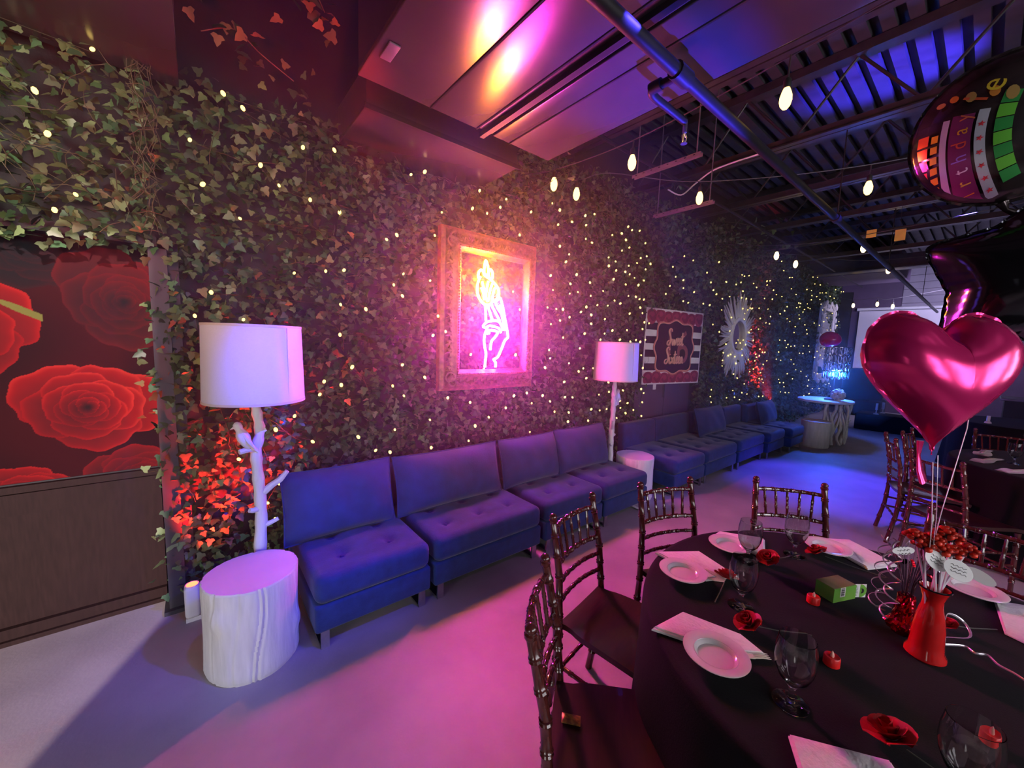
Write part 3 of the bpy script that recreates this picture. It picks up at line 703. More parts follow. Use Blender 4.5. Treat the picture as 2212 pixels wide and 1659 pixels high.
def cushion(cx, cy, cz, wd, h, t, tilt, label, rz=0, m='velvet_cushion', pip=True):
    r = thing('back_cushion', label, 'cushion', (cx, cy, cz), rz, 'navy back cushions')
    NU, NV = 26, 18; ct, st = cos(tilt), sin(tilt)
    def side(sg):
        def f(u, v):
            a, b = 2*u-1, 2*v-1
            th = t/2*(max(0, 1-abs(a)**3.2)**.55)*(max(0, 1-abs(b)**3.2)**.55)
            x = a*wd/2*(1-.035*(1-b*b)*abs(a)); z = b*h/2*(1-.05*(1-a*a)*abs(b)); y = -sg*th+.006*sin(9*a+3*b)*(1-a*a)*(1-b*b)
            return (x, y*ct+z*st, z*ct-y*st+h/2)
        return f
    mb = MB().grid(side(1), NU, NV); b2 = MB().grid(side(-1), NU, NV); b2.f = [q[::-1] for q in b2.f]; mb.add(b2.v, b2.f)
    mb.build('cover', m, r)
    if pip:
        P = []
        f = side(1)
        for i in range(20): P.append(f(i/20, 0))
        for i in range(14): P.append(f(1, i/14))
        for i in range(20): P.append(f(1-i/20, 1))
        for i in range(14): P.append(f(0, 1-i/14))
        MB().tube(P, .006, 6, closed=True).build('piping', 'velvet', r)
    return r
cushion(.675, 2.50, .395, .66, .42, .20, .26, 'navy back cushion on the sofa seat nearest the big stump table')
cushion(1.475, 2.50, .395, .90, .41, .24, .26, 'long navy back cushion below the gold frame')
cushion(2.28, 2.50, .395, .66, .41, .24, .26, 'plump navy back cushion right of the long one')
cushion(2.99, 2.50, .395, .74, .42, .22, .26, 'navy back cushion next to the second branch lamp')
cushion(5.85, 2.50, .395, .85, .40, .2, .28, 'navy back cushion leaning below the black door, first of the far row')
cushion(7.70, 2.36, .395, .70, .38, .2, .28, 'farthest navy back cushion, below the red lit ivy')
# ---------------------------------------------------------------- stump tables
def stump(name, loc, r, h, label, seed, m='white_bark'):
    t = thing('stump_table', label, 'side table', loc, seed*1.1, 'white stump side tables'); q = random.Random(seed)
    ph = [q.uniform(0, 6.28) for _ in range(6)]
    grooves = [(q.uniform(0, 2*pi), q.uniform(.2, 1)**2, q.uniform(.018, .045)) for _ in range(20)]; kn = [(q.uniform(0, 2*pi), q.uniform(.3, .8)*h) for _ in range(3)]
    def shape(a, z):
        f = 1+.022*sin(2*a+ph[0])+.014*sin(3*a+ph[1])+.006*sin(7*a+ph[2]+z*5)
        for g, dd, wd in grooves:
            e = (a-g+pi+.10*sin(z*9+g)) % (2*pi)-pi; f -= .034*dd*math.exp(-(e/wd)**2)
            f += .012*dd*math.exp(-((e-wd*1.8)/wd)**2)
        for ka, kz in kn:
            e = ((a-ka+pi) % (2*pi)-pi)*r; d2 = e*e+(z-kz)**2; f += .10*math.exp(-d2/.0016)-.07*math.exp(-d2/.0003)
        return f
    prof = [(r*.965, 0), (r*.985, .012)]+[(r*(.985+.025*abs(2*k/18-1)**2), h*k/18) for k in range(1, 18)]+[(r, h-.008)]
    MB().lathe(prof, 240, fn=shape, caps=False).build('bark', m, t)
    MB().lathe([(r*.998, h-.008), (r*.985, h), (r*.5, h+.001), (.002, h+.001)], 240, fn=lambda a, z: shape(a, h-.008)).build('tabletop', 'stump_top', t)
    return t
stump('s', (.168, 2.20, 0), .198, .455, 'large white tree stump table in the left foreground', 3)
stump('s', (3.68, 2.33, 0), .20, .455, 'white stump table between the two sofa rows, beside the second lamp', 5)
stump('s', (8.42, 1.80, 0), .215, .455, 'small looking white stump table farthest away, at the end of the sofas', 9)
# ---------------------------------------------------------------- branch floor lamps
def branch_lamp(loc, rz, label, mir):
    t = thing('floor_lamp', label, 'floor lamp', loc, rz, 'white branch floor lamps'); s = mir
    ctrl = [(.0, 0, .03), (.008, 0, .2), (-.004, 0, .42), (.006*s, .004, .62), (.0, 0, .80), (-.008*s, 0, .98), (.012*s, 0, 1.10), (0, 0, 1.22), (0, 0, 1.30)]
    P = smooth_path(ctrl, 5); R = [lerp(.034, .022, i/(len(P)-1))*(1+.09*sin(i*1.9)+.05*sin(i*4.3)) for i in range(len(P))]
    MB().tube(P, R, 12).build('trunk', 'white_bark', t)
    MB().lathe([(.001, 0), (.14, 0), (.145, .01), (.13, .022), (.06, .03), (.034, .06)], 24).build('base', 'white_resin', t)
    for pts, rr in (([(.01*s, 0, .745), (.06*s, -.01, .79), (.10*s, -.015, .815), (.135*s, -.02, .86)], (.021, .018, .016, .012)),
                    ([(-.0, 0, .665), (-.035*s, -.02, .668), (-.05*s, -.025, .675)], (.018, .014, .013)),
                    ([(0, 0, .56), (.05*s, -.01, .575), (.085*s, -.015, .59)], (.018, .013, .011)),
                    ([(0, 0, 1.0), (-.04*s, -.02, 1.01), (-.085*s, -.035, 1.005)], (.02, .016, .014)),
                    ([(0, 0, 1.10), (.03*s, -.01, 1.105), (.04*s, -.01, 1.11)], (.02, .014, .012)),
                    ([(0, 0, .3), (.03*s, -.02, .31)], (.02, .012))):
        MB().tube(pts, rr, 8).build('twig', 'white_resin', t)
    b = MB().lathe([(.001, -.075), (.012, -.06), (.024, -.03), (.031, .0), (.029, .025), (.020, .045), (.018, .055), (.021, .068), (.018, .085), (.008, .094), (.001, .096)], 12)
    b.add(*[(lambda m: (m.v, m.f))(MB().tube([(.018, 0, .072), (.036, 0, .070)], [.007, .001], 6))][0])
    tail = MB().tube([(-.012, 0, -.05), (-.03, 0, -.10)], [.014, .006], 6); b.add(tail.v, tail.f)
    for w_ in (-1, 1):
        wg = MB().tube([(-.004, .022*w_, .03), (-.012, .026*w_, -.02), (-.022, .016*w_, -.07)], [.008, .013, .004], 6); b.add(wg.v, wg.f)
    b.xf(Matrix.Translation((-.062*s, -.028, 1.075)) @ Matrix.Rotation(pi if s > 0 else 0, 4, 'Z') @ Matrix.Rotation(.35, 4, 'Y'))
    b.build('bird_figure', 'white_resin', t)
    r0, r1, z0_, z1_ = .232, .222, 1.275, 1.665
    sh = MB().lathe([(r0, z0_), (r1, z1_), (r1-.004, z1_), (r0-.004, z0_)], 48, closed=True).build('lamp_shade', 'linen', t)
    for r_, z_ in ((r0, z0_), (r1, z1_)): MB().lathe([(r_+.002, z_-.006), (r_+.002, z_+.006), (r_-.006, z_+.006), (r_-.006, z_-.006)], 48, closed=True).build('trim_band', 'trim_cream', sh)
    MB().box((-.0, -r0+.003, (z0_+z1_)/2), (.012, .004, z1_-z0_-.01)).xf(Matrix.Rotation(.6*s, 4, 'Z')).build('shade_seam', 'linen', sh)
    for k in range(3):
        a = k*2*pi/3+.4; MB().tube([(0, 0, z1_-.02), (r1*.97*cos(a), r1*.97*sin(a), z1_-.004)], .003, 6).build('spider_arm', 'brass', sh)
    MB().lathe([(.001, 0), (.010, .0), (.006, .012), (.012, .022), (.008, .034), (.001, .038)], 10, (0, 0, z1_-.02)).build('finial', 'brass', t)
    MB().tube([(0, 0, 1.28), (0, 0, 1.46), (0, 0, z1_-.02)], .006, 8).build('harp_rod', 'brass', t)
branch_lamp((.235, 2.46, 0), 0, 'white branch floor lamp with drum shade behind the big stump table', 1)
branch_lamp((3.45, 2.49, 0), .5, 'white branch floor lamp with drum shade standing between the two sofa rows', -1)
# ---------------------------------------------------------------- red uplight
ul = thing('uplight', 'white battery uplight glowing red at the foot of the ivy post', 'light', (-.075, 2.70, 0))
def upf(a, z): return 1+.0*a
MB().rbox((0, 0, .115), (.072, .072, .19), .022, 3).build('housing', 'white_paint', ul)
MB().box((0, 0, .012), (.066, .05, .024)).build('foot', 'white_paint', ul, False)
MB().lathe([(.001, .2115), (.026, .2115), (.026, .209)], 16).build('lens', 'red_led', ul)
MB().lathe([(.026, .209), (.032, .212), (.034, .206)], 16, caps=False).build('bezel', 'white_paint', ul)
# ---------------------------------------------------------------- chiavari chairs
def bamboo(mb, P, r0, r1, rings, n=10):
    """turned pole along polyline P with node rings"""
    P = [Vector(p) for p in P]; L = [0]
    for a, b in zip(P[:-1], P[1:]): L.append(L[-1]+(b-a).length)
    def at(t):
        d = t*L[-1]
        for i in range(len(P)-1):
            if d <= L[i+1]+1e-9: return P[i].lerp(P[i+1], (d-L[i])/max(1e-9, L[i+1]-L[i]))
        return P[-1]
    ts = {0.0: 1, 1.0: 1}
    for i in range(1, len(P)-1): ts[L[i]/L[-1]] = 1.0
    for k in rings:
        w_ = .0055/L[-1]
        for dt, f in ((-2*w_, .97), (-w_, 1.22), (0, 1.02), (w_, 1.22), (2*w_, .97)):
            if 0 < k+dt < 1: ts[k+dt] = f
    T = sorted(ts)
    mb.tube([at(t) for t in T], [lerp(r0, r1, t)*ts[t] for t in T], n)
    return mb
def even(n): return [(i+1)/(n+1) for i in range(n)]
CH = None
def make_chair(label, loc, rz):
    t = thing('chiavari_chair', label, 'chair', loc, rz, 'dark mahogany chiavari chairs')
    mm = 'mahogany'; hx = .172
    for sx in (-1, 1):
        P = [(sx*.195, -.245, 0), (sx*.188, -.205, .24), (sx*.184, -.195, .44), (sx*hx, -.215, .68), (sx*(hx-.006), -.262, .895)]
        m = bamboo(MB(), P, .0165, .0145, [.12, .24, .36, .48, .57, .66, .75, .84, .93], 12)
        top = P[-1]
        m.lathe([(.0145, -.012), (.0175, -.006), (.0175, .002), (.0135, .006), (.0165, .012), (.0165, .019), (.010, .027), (.001, .030)], 12, top)
        m.build('back_post', mm, t)
        bamboo(MB(), [(sx*.20, .185, 0), (sx*.192, .180, .435)], .0135, .0165, even(4), 12).build('leg', mm, t)
        for z in (.20, .285): bamboo(MB(), [(sx*.190, -.203, z+.02), (sx*.195, .182, z)], .009, .009, even(4), 8).build('side_stretcher', mm, t)
    for y, z in ((.182, .17), (.182, .25), (-.21, .24)): bamboo(MB(), [(-.195, y, z), (.195, y, z)], .009, .009, even(4), 8).build('cross_stretcher', mm, t)
    def rail(z, y, bow, r, hw, nm):
        P = smooth_path([(-hw, y, z), (-hw*.5, y-bow*.8, z), (0, y-bow, z), (hw*.5, y-bow*.8, z), (hw, y, z)], 3)
        bamboo(MB(), P, r, r, even(6), 8).build(nm, mm, t)
    rail(.855, -.252, .030, .0105, .168, 'top_rail'); rail(.715, -.222, .030, .0105, .172, 'spindle_rail')
    rail(.635, -.211, .028, .009, .175, 'ladder_rail'); rail(.555, -.205, .026, .009, .178, 'ladder_rail')
    for k in range(-2, 3):
        xb, xt = k*.054, k*.060
        b0 = .030*(1-(xb/.172)**2); b1 = .030*(1-(xt/.168)**2)
        bamboo(MB(), [(xb, -.222-b0, .715), (xt, -.252-b1, .862)], .0072, .0062, even(2), 8).build('spindle', mm, t)
    # saddle seat
    def out(v):   # half width along depth
        return .205-.030*(1-v)-.012*math.exp(-((v-.10)/.09)**2)
    def top(u, v):
        b = 2*u-1; y = lerp(-.205, .215, v); x = b*out(v)
        rr = max(0, abs(b)-.9)/.1; z = .462+.010*b*b-.012*math.exp(-((v-.45)/.3)**2)*(1-b*b)-.010*max(0, v-.85)/.15
        return (x, y+.018*(1-b*b)*(v-.3), z)
    NU, NV = 18, 16; V = [top(i/(NU-1), j/(NV-1)) for j in range(NV) for i in range(NU)]; n = len(V)
    V += [(x*.985, y*.985, z-.026) for x, y, z in V]
    F = [(j*NU+i, j*NU+i+1, (j+1)*NU+i+1, (j+1)*NU+i) for j in range(NV-1) for i in range(NU-1)]; F += [tuple(n+q for q in f[::-1]) for f in F]
    per = [i for i in range(NU)]+[j*NU+NU-1 for j in range(1, NV)]+[(NV-1)*NU+i for i in range(NU-2, -1, -1)]+[j*NU for j in range(NV-2, 0, -1)]
    F += [(per[k], n+per[k], n+per[(k+1) % len(per)], per[(k+1) % len(per)]) for k in range(len(per))]
    MB().add(V, F).build('seat', 'mahogany_seat', t)
    return reg(t)
def chair_at(mx, my, fx, fy, label):
    """mid point of the top rail and facing direction"""
    rz = atan2(fy, fx)-pi/2; d = Vector((fx, fy)).normalized()
    loc = (mx+d.x*.255, my+d.y*.255, 0)
    global CH
    if CH is None: CH = make_chair(label, loc, rz); return CH
    return dup(CH, loc, rz, label)
cA = chair_at(.755, .755, .64, -.77, 'mahogany chiavari chair nearest the camera at the left of the round table')
chair_at(1.285, 1.095, .18, -.98, 'mahogany chiavari chair tucked in second from the left at the round table')
chair_at(1.93, 1.02, -.33, -.94, 'mahogany chiavari chair behind the far left edge of the round table')
chair_at(2.515, .62, -.80, -.60, 'mahogany chiavari chair behind the far edge of the round table, on the blue floor light')
chair_at(2.67, -.07, -.99, .0, 'mahogany chiavari chair right behind the red vase with its rail cut by the right edge')
gl = MB().rbox((0, 0, .001), (.034, .058, .002), .0008, 1).build('gold_label', 'gold_label', None)
gl.name = 'gold_label'; gl.parent = cA; gl.location = (-.044, -.150, .4655); gl['label'] = 'worn gold label on the seat'
chair_at(4.80, .475, .30, -.95, 'mahogany chiavari chair seen edge on, leftmost at the second table')
chair_at(5.35, .42, -.1, -1, 'mahogany chiavari chair showing behind the leftmost one at the second table')
chair_at(4.12, .165, .80, -.6, 'mahogany chiavari chair below the tail of the heart balloon, facing the second table')
chair_at(6.2, -.15, -.95, -.3, 'mahogany chiavari chair beyond the second table, seen right of the heart balloon tail')
chair_at(6.45, -.62, -1, 0, 'mahogany chiavari chair at the far side of the second table by the right edge')
# ---------------------------------------------------------------- round tables with black cloths
def round_table(x, y, r, label, clabel, seed, fold=1.0):
    t = thing('round_table', label, 'table', (x, y, 0), 0, 'round banquet tables')
    MB().lathe([(.001, .735), (r-.012, .735), (r-.008, .74), (r-.008, .752), (r-.012, .754), (.001, .754)], 48).build('tabletop', 'wainscot', t)
    for k in range(4):
        a = pi/4+k*pi/2; MB().tube([(.45*cos(a), .45*sin(a), .735), (.48*cos(a), .48*sin(a), .0)], .016, 8).build('leg', 'steel_black', t)
    q = random.Random(seed); ph = [q.uniform(0, 6.28) for _ in range(4)]; n = 160; V = []; F = []
    prof = [(0.001, .760), (r*.3, .760), (r*.6, .7603), (r*.85, .760), (r-.02, .760), (r-.006, .7585), (r, .752), (r+.004, .735)]+[(None, z) for z in (.68, .6, .5, .4, .3, .2, .1, .02)]
    for (rr, z) in prof:
        for k in range(n):
            a = 2*pi*k/n
            if rr is None:
                d = (.735-z)/.735; wv = sin(9*a+ph[0]+.5*sin(3*a+ph[1]))*.6+sin(14*a+ph[2])*.3
                R = r+.004+.035*d+.075*fold*d**.9*wv*(.6+.4*sin(2*a+ph[3]))
            else: R = rr
            V.append((R*cos(a), R*sin(a), z))
    m = len(prof); F = [(i*n+k, (i+1)*n+k, (i+1)*n+(k+1) % n, i*n+(k+1) % n) for i in range(m-1) for k in range(n)]
    o = MB().add(V, F).build('tablecloth', 'cloth', None, True, (x, y, 0))
    tag(o, clabel, 'tablecloth', 'black tablecloths')
    return t
TX, TY, TZ = 1.598, .076, .761
round_table(TX, TY, .728, 'round banquet table in the right foreground under a black cloth', 'black cloth draped over the round foreground table', 2)
round_table(5.35, -.58, .73, 'round banquet table behind the foreground one at the right edge', 'black cloth on the second round table at the right edge', 5)
round_table(8.75, -.45, .73, 'distant round banquet table behind the heart balloon at right', 'black cloth on the distant round table at the right edge', 8)
cr_ = thing('cloth_crease', 'long pressed crease line across the black tablecloth', 'crease', (0, 0, 0))
COL.objects.unlink(cr_); bpy.data.objects.remove(cr_)
# ---------------------------------------------------------------- tableware
def plate(x, y, label, r=.083):
    t = thing('plate', label, 'plate', (x, y, TZ+.0135), 0, 'white dessert plates')
    MB().lathe([(.001, .001), (r*.52, .001), (r*.60, .004), (r, .016), (r+.001, .0185), (r-.002, .0198), (r*.66, .0135), (r*.62, .0120), (r*.55, .0050), (.001, .0045)], 48).build('dish', 'ceramic', t)
    MB().lathe([(r*.655, .0134), (r*.665, .0146), (r*.68, .0140)], 48, caps=False).build('well_ring', 'ceramic', t)
    return t
plate(1.080, .392, 'white plate nearest the camera, on the folded napkin with the fork')
plate(1.392, .646, 'white plate at the left edge of the table, second from the camera')
plate(1.757, .623, 'white plate partly behind the goblets at the far left of the table')
plate(2.095, .358, 'white plate at the far edge of the table behind a red rose')
plate(2.165, -.05, 'white plate behind the red vase on the right')
def napkin(pts, label, z=TZ, n2=3):
    cx, cyy = sum(p[0] for p in pts)/len(pts), sum(p[1] for p in pts)/len(pts)
    t = thing('napkin', label, 'napkin', (cx, cyy, z), 0, 'white folded napkins')
    for k in range(2):
        m = MB(); o = []
        P = [(p[0]-cx, p[1]-cyy) for p in pts]; sc = 1-.035*k
        nn = 8; V = []; C0 = (0, 0)
        ring = []
        for i in range(len(P)):
            a, b = P[i], P[(i+1) % len(P)]
            for s_ in range(nn): ring.append((lerp(a[0], b[0], s_/nn), lerp(a[1], b[1], s_/nn)))
        N = len(ring); lv = [1, .97, .7, .35]
        for sgn in (0, 1):
            for l in lv:
                for (x, yy) in ring:
                    zz = .001+.0032*k+(.004+.004*sin(9*x*12+4*yy*9+k)**2*(1-l)+(.003 if l < 1 else 0) if sgn else 0)
                    V.append((x*l*sc+.004*k, yy*l*sc+.003*k, zz))
            V.append((0, 0, .001+.0032*k+(.010 if sgn else 0)))
        L1 = len(lv)*N+1; F = []
        for sgn in (0, 1):
            off = sgn*L1
            for i in range(len(lv)-1):
                for q in range(N):
                    f = (off+i*N+q, off+i*N+(q+1) % N, off+(i+1)*N+(q+1) % N, off+(i+1)*N+q); F.append(f if sgn else f[::-1])
            for q in range(N):
                f = (off+(len(lv)-1)*N+q, off+(len(lv)-1)*N+(q+1) % N, off+L1-1); F.append(f if sgn else f[::-1])
        for q in range(N): F.append((q, (q+1) % N, L1+(q+1) % N, L1+q))
        m.add(V, F).build('fold', 'napkin', t)
    return t
napkin([(1.045, .565), (1.19, .545), (1.24, .38), (1.215, .31), (1.12, .40)], 'white napkin under the nearest plate')
napkin([(1.46, .80), (1.62, .69), (1.56, .52), (1.44, .58)], 'white napkin under the plate at the left edge of the table')
napkin([(1.83, .72), (1.88, .72), (1.98, .56), (1.80, .50)], 'white napkin beside the plate behind the goblets')
napkin([(2.20, .42), (2.31, .32), (2.20, .15), (2.06, .22), (2.12, .32)], 'white napkin beside the plate at the far edge')
napkin([(2.17, -.10), (2.24, -.20), (1.96, -.33), (1.88, -.27), (1.94, -.12)], 'white napkin right of the red vase by the right edge')
napkin([(.996, .197), (1.105, .043), (1.0, -.03), (.86, -.03), (.82, .10)], 'white napkin cut off by the bottom edge of the picture')
def goblet(x, y, label):
    t = thing('goblet', label, 'glass', (x, y, TZ), 0, 'clear water goblets')
    R = .036
    pr = [(.001, .0), (.034, .0), (.0345, .002), (.030, .004), (.012, .0075), (.0065, .012), (.0058, .030), (.0075, .040), (.016, .050), (.028, .064), (.0355, .084), (.0385, .105), (.0375, .130), (.0335, .155),
          (.0326, .1555), (.0363, .130), (.0373, .105), (.0343, .085), (.0268, .0655), (.015, .0525), (.001, .047)]
    MB().lathe([(r_*1.13, z_*1.12) for r_, z_ in pr], 40).build('bowl', 'glass', t)
    return t
GB = [(1.103, .222, 'clear goblet nearest the bottom of the table, left of the front candle'), (1.395, .445, 'clear goblet at the left behind the rose by the near plate'), (1.722, .540, 'clear goblet just behind another, in front of the far left plate'),
      (1.950, .440, 'clear goblet farthest back, near the far edge of the table'), (1.118, -.054, 'clear goblet in the bottom right corner of the picture')]
for x, y, l in GB: goblet(x, y, l)
def rose(x, y, label, stem, r=.036, leaf=False, z=TZ, tilt=.0, seed=1, white_leaf=False):
    t = thing('foam_rose', label, 'flower', (x, y, z), 0, 'red foam roses'); q = random.Random(seed)
    ang = atan2(stem[1], stem[0]); k = 0
    for ring, (n, rr, hh, op) in enumerate(((3, .30, .95, .15), (4, .50, .9, .35), (5, .75, .78, .6), (6, 1.0, .55, .95))):
        for i in range(n):
            a = 2*pi*i/n+ring*.7+q.uniform(-.2, .2); wd = 2.1*pi/n*.62
            def f(u, v, a=a, wd=wd, rr=rr, hh=hh, op=op):
                aa = a+(u-.5)*2*wd; rad = r*rr*(.30+.70*v**(.7))*(1+.16*op*v*v)-.003*cos((u-.5)*pi)*0
                zz = r*(.15+hh*1.0*v*(1-.30*op*v)-.18*abs(2*u-1)**2*v)
                return (rad*cos(aa), rad*sin(aa), zz)
            g = MB().grid(f, 7, 5); n0 = len(g.v); c = [Vector(p) for p in g.v]
            V2 = [(p.x*.94, p.y*.94, p.z-.0015) for p in c]; F2 = [tuple(n0+w_ for w_ in fc[::-1]) for fc in g.f]
            per = [i2 for i2 in range(7)]+[j*7+6 for j in range(1, 5)]+[4*7+i2 for i2 in range(5, -1, -1)]+[j*7 for j in range(3, 0, -1)]
            g.v += [tuple(p) for p in V2]; g.f += F2+[(per[w_], n0+per[w_], n0+per[(w_+1) % len(per)], per[(w_+1) % len(per)]) for w_ in range(len(per))]; g.c += [None]*n0
            # lay the bloom over towards the stem's far side
            g.xf(Matrix.Translation((0, 0, .010)) @ Matrix.Rotation(ang, 4, 'Z') @ Matrix.Rotation(-tilt, 4, 'Y'))
            g.build('petal', 'red_foam', t)
    L = Vector((stem[0], stem[1], 0)); MB().tube([(L.x*.12, L.y*.12, .010), (L.x*.5, L.y*.5, .004), (L.x, L.y, .003)], .0017, 6).build('stem', 'stem_green', t)
    if white_leaf:
        for s_ in (-1, 1):
            MB().poly([(0, 0), (.02, .014), (.055, .008), (.075, 0), (.055, -.010), (.02, -.014)], .001, ((0, 0, .008), (cos(2.2+.5*s_), sin(2.2+.5*s_), .12), (-sin(2.2+.5*s_), cos(2.2+.5*s_), 0), (0, 0, 1))).build('leaf', 'leaf_white', t)
    return t
rose(1.305, .385, 'red foam rose between the near plate and the goblet behind it', (.12, -.13), seed=1, tilt=.5)
rose(1.166, .050, 'red foam rose lying at the front of the table with its stem towards the corner', (-.02, -.20), .042, seed=2, tilt=.35)
rose(1.79, .485, 'red foam rose beside the far left goblets', (.19, -.06), seed=3, tilt=.5)
rose(2.025, .375, 'red foam rose in front of the far plate, right of the farthest goblet', (.02, -.20), seed=4, tilt=.5)
rose(1.50, .535, 'red foam rose with pale leaves half hidden behind a goblet at the left', (-.16, -.03), seed=5, tilt=.5, white_leaf=True)
rose(1.83, -.005, 'small red foam rose peeking out right of the vase', (.12, -.10), .022, seed=6, tilt=.4)
def tealight(x, y, label, z=TZ):
    t = thing('tealight', label, 'candle', (x, y, z), 0, 'red led tealights'); R = .019
    MB().lathe([(.001, 0), (R-.001, 0), (R, .001), (R, .024), (R-.002, .0265), (R-.005, .025), (.008, .0235), (.001, .0235)], 28).build('cup', 'candle_red', t)
    MB().lathe([(.0045, .0235), (.005, .027), (.0042, .033), (.001, .040)], 10).build('flame_tip', 'candle_tip', t)
tealight(1.625, .298, 'red tealight beside the green box')
tealight(1.338, .190, 'red tealight in front, right of the nearest goblet')
tealight(1.352, -.092, 'red tealight seen through the goblet in the bottom right corner')
# green film box lying with its hang tab to the right
bx = thing('film_box', 'small green film box lying on the table beside a red tealight', 'box', (1.742, .262, TZ), atan2(-.049, .116))
bw, bd, bh = .108, .062, .050
sh_ = MB().box((0, 0, bh/2), (bw, bd, bh)); sh_.build('carton', 'box_green', bx, False)
MB().box((0, .001, bh+.0006), (bw*.98, bd*.97, .0012)).build('top_print', 'box_top', bx, False)
MB().box((bw/2+.020, -bd/2+.001, bh*.52), (.046, .0012, bh*.98), rz=-.25).build('hang_tab', 'white_card', bx, False)
tabx = Matrix.Translation((bw/2+.020, -bd/2+.001, bh*.52)) @ Matrix.Rotation(-.25, 4, 'Z')
mm_ = MB(); mm_.poly([(.0245*cos(a), .0245*sin(a)) for a in [(-pi/2+pi*i/12) for i in range(13)]], .0004, ((0, -.0008, 0), (1, 0, 0), (0, 0, 1), (0, -1, 0)))
mm_.xf(tabx); mm_.build('green_arc', 'box_green', bx, False)
mm_ = MB(); mm_.poly([(.004, -.010), (.013, -.007), (.015, 0), (.013, .007), (.004, .010), (.007, 0)], .0004, ((0, -.0013, 0), (1, 0, 0), (0, 0, 1), (0, -1, 0)))
mm_.xf(tabx); mm_.build('hang_hole', 'black_ink', bx, False)
V, F = text_pts('FUJIFILM', .0115)
mm_ = MB().add([(-.012-y*1.0, -.0011, x*.92) for x, y, z in V], F).xf(tabx); mm_.build('lettering', 'black_ink', bx, False)
mm_ = MB().box((-.012, -bd/2-.0004, .034), (.024, .0006, .034)); mm_.build('barcode_patch', 'white_card', bx, False)
mm_ = MB()
for i in range(11): mm_.box((-.012, -bd/2-.0009, .0205+i*.0027), (.016, .0004, .0008+.0008*(i*7 % 3)))
mm_.build('barcode', 'black_ink', bx, False)
fk = thing('fork', 'ivory plastic fork tines sticking out from under the napkin by the nearest plate', 'fork', (1.185, .335, TZ+.004), radians(-42))
for k in range(4): MB().tube([(0, (k-1.5)*.006, .002), (.024, (k-1.5)*.0065, .004), (.046, (k-1.5)*.0062, .001)], [.0022, .002, .001], 6).build('tine', 'plastic_ivory', fk)
MB().rbox((-.02, 0, .002), (.045, .025, .003), .0014, 1).build('fork_neck', 'plastic_ivory', fk)
MB().rbox((-.085, 0, .002), (.10, .009, .003), .0014, 1).build('handle', 'plastic_ivory', fk)
# ---------------------------------------------------------------- centrepiece
VX, VY = 1.602, .030
vs = thing('flower_vase', 'red hourglass vase of red candy flowers in the middle of the round table', 'vase', (VX, VY, TZ))
MB().lathe([(.001, 0), (.040, 0), (.0445, .005), (.0435, .014), (.037, .026), (.0355, .05), (.034, .09), (.028, .13), (.022, .160), (.0225, .178), (.028, .196), (.034, .210), (.032, .2105), (.026, .196), (.0205, .178), (.02, .160), (.026, .13), (.032, .09), (.033, .05), (.001, .045)], 36).build('vase_body', 'vase_red', vs)
MB().lathe([(.032, .2085), (.035, .2085), (.035, .212), (.032, .212)], 36, closed=True).build('rim', 'foil_black', vs)
CANDY = [(1.515, .080, 1.125), (1.533, .062, 1.100), (1.552, .046, 1.120), (1.565, .030, 1.092), (1.600, .012, 1.122), (1.594, .008, 1.085), (1.622, -.018, 1.092), (1.580, .026, 1.138)]
for i, c in enumerate(CANDY):
    p = (c[0]-VX+.03, c[1]-VY, c[2]-TZ)
    cf = thing('candy_flower', 'candy', None); bpy.data.objects.remove(cf)
    MB().tube([(.012*cos(i*2.4), .012*sin(i*2.4), .12), p], .0032, 6).build('stick', 'stick_white', vs)
    m = MB(); q = random.Random(i)
    for k in range(13):
        a = k*2.4; e = .0062*sqrt(k); m.sphere((p[0]+e*cos(a), p[1]+e*sin(a), p[2]+.010-.02*(e/.023)**2), q.uniform(.007, .0095), 10, 8, (1, 1, .85)); m.build('candy_petals', 'candy_red', vs)
    m = MB()
    for k in range(7):
        a = k*2*pi/7+q.random()*.5; r_ = q.uniform(.026, .036)
        m.poly([(0, -.008), (r_, -.011), (r_*1.15, 0), (r_, .011), (0, .008)], .0004, ((p[0], p[1], p[2]-.016), (cos(a), sin(a), .55), (-sin(a), cos(a), 0), (0, 0, 1)))
    m.build('cellophane_wrap', 'cellophane', vs)
toc = (Vector((0, 0, CAMZ))-Vector((VX, VY, 1.08))).normalized(); tu = Vector((0, 0, 1)).cross(toc).normalized(); tv = toc.cross(tu)
for i, (x, y, z, ry, ro) in enumerate([(1.545, -.006, 1.058, .92, -.35), (1.545, .034, 1.066, .88, -.6), (1.49, .095, 1.085, .35, .15), (1.60, -.045, 1.040, .55, -.5)]):
    nrm = (toc*.8+Vector((-.1, -.75, .55))+toc.cross(Vector((0, 0, 1)))*(.15, -.35, -.1, .6)[i]).normalized(); a = Vector((cos(ro), sin(ro)))
    tu = Vector((0, 0, 1)).cross(nrm).normalized(); tv = nrm.cross(tu)
    u_ = tu*a.x+tv*a.y; v_ = tv*a.x-tu*a.y
    o_ = Vector((x-VX+.01, y-VY, z-TZ))
    mt = 'white_card'
    g = MB().poly([(.030*cos(2*pi*k/28), .030*ry*sin(2*pi*k/28)) for k in range(28)], .0008, (o_, u_, v_, nrm)).build('gift_tag', mt, vs)
    if i in (0, 1, 2):
        m = MB()
        for r_ in range(3):
            P = [o_+nrm*.0016+u_*(-.016+.0032*k)+v_*(.010-.009*r_+.0022*sin(k*2.1+r_)) for k in range(11)]
            m.tube(P, .0006, 4)
        m.build('tag_script', 'black_ink', g)
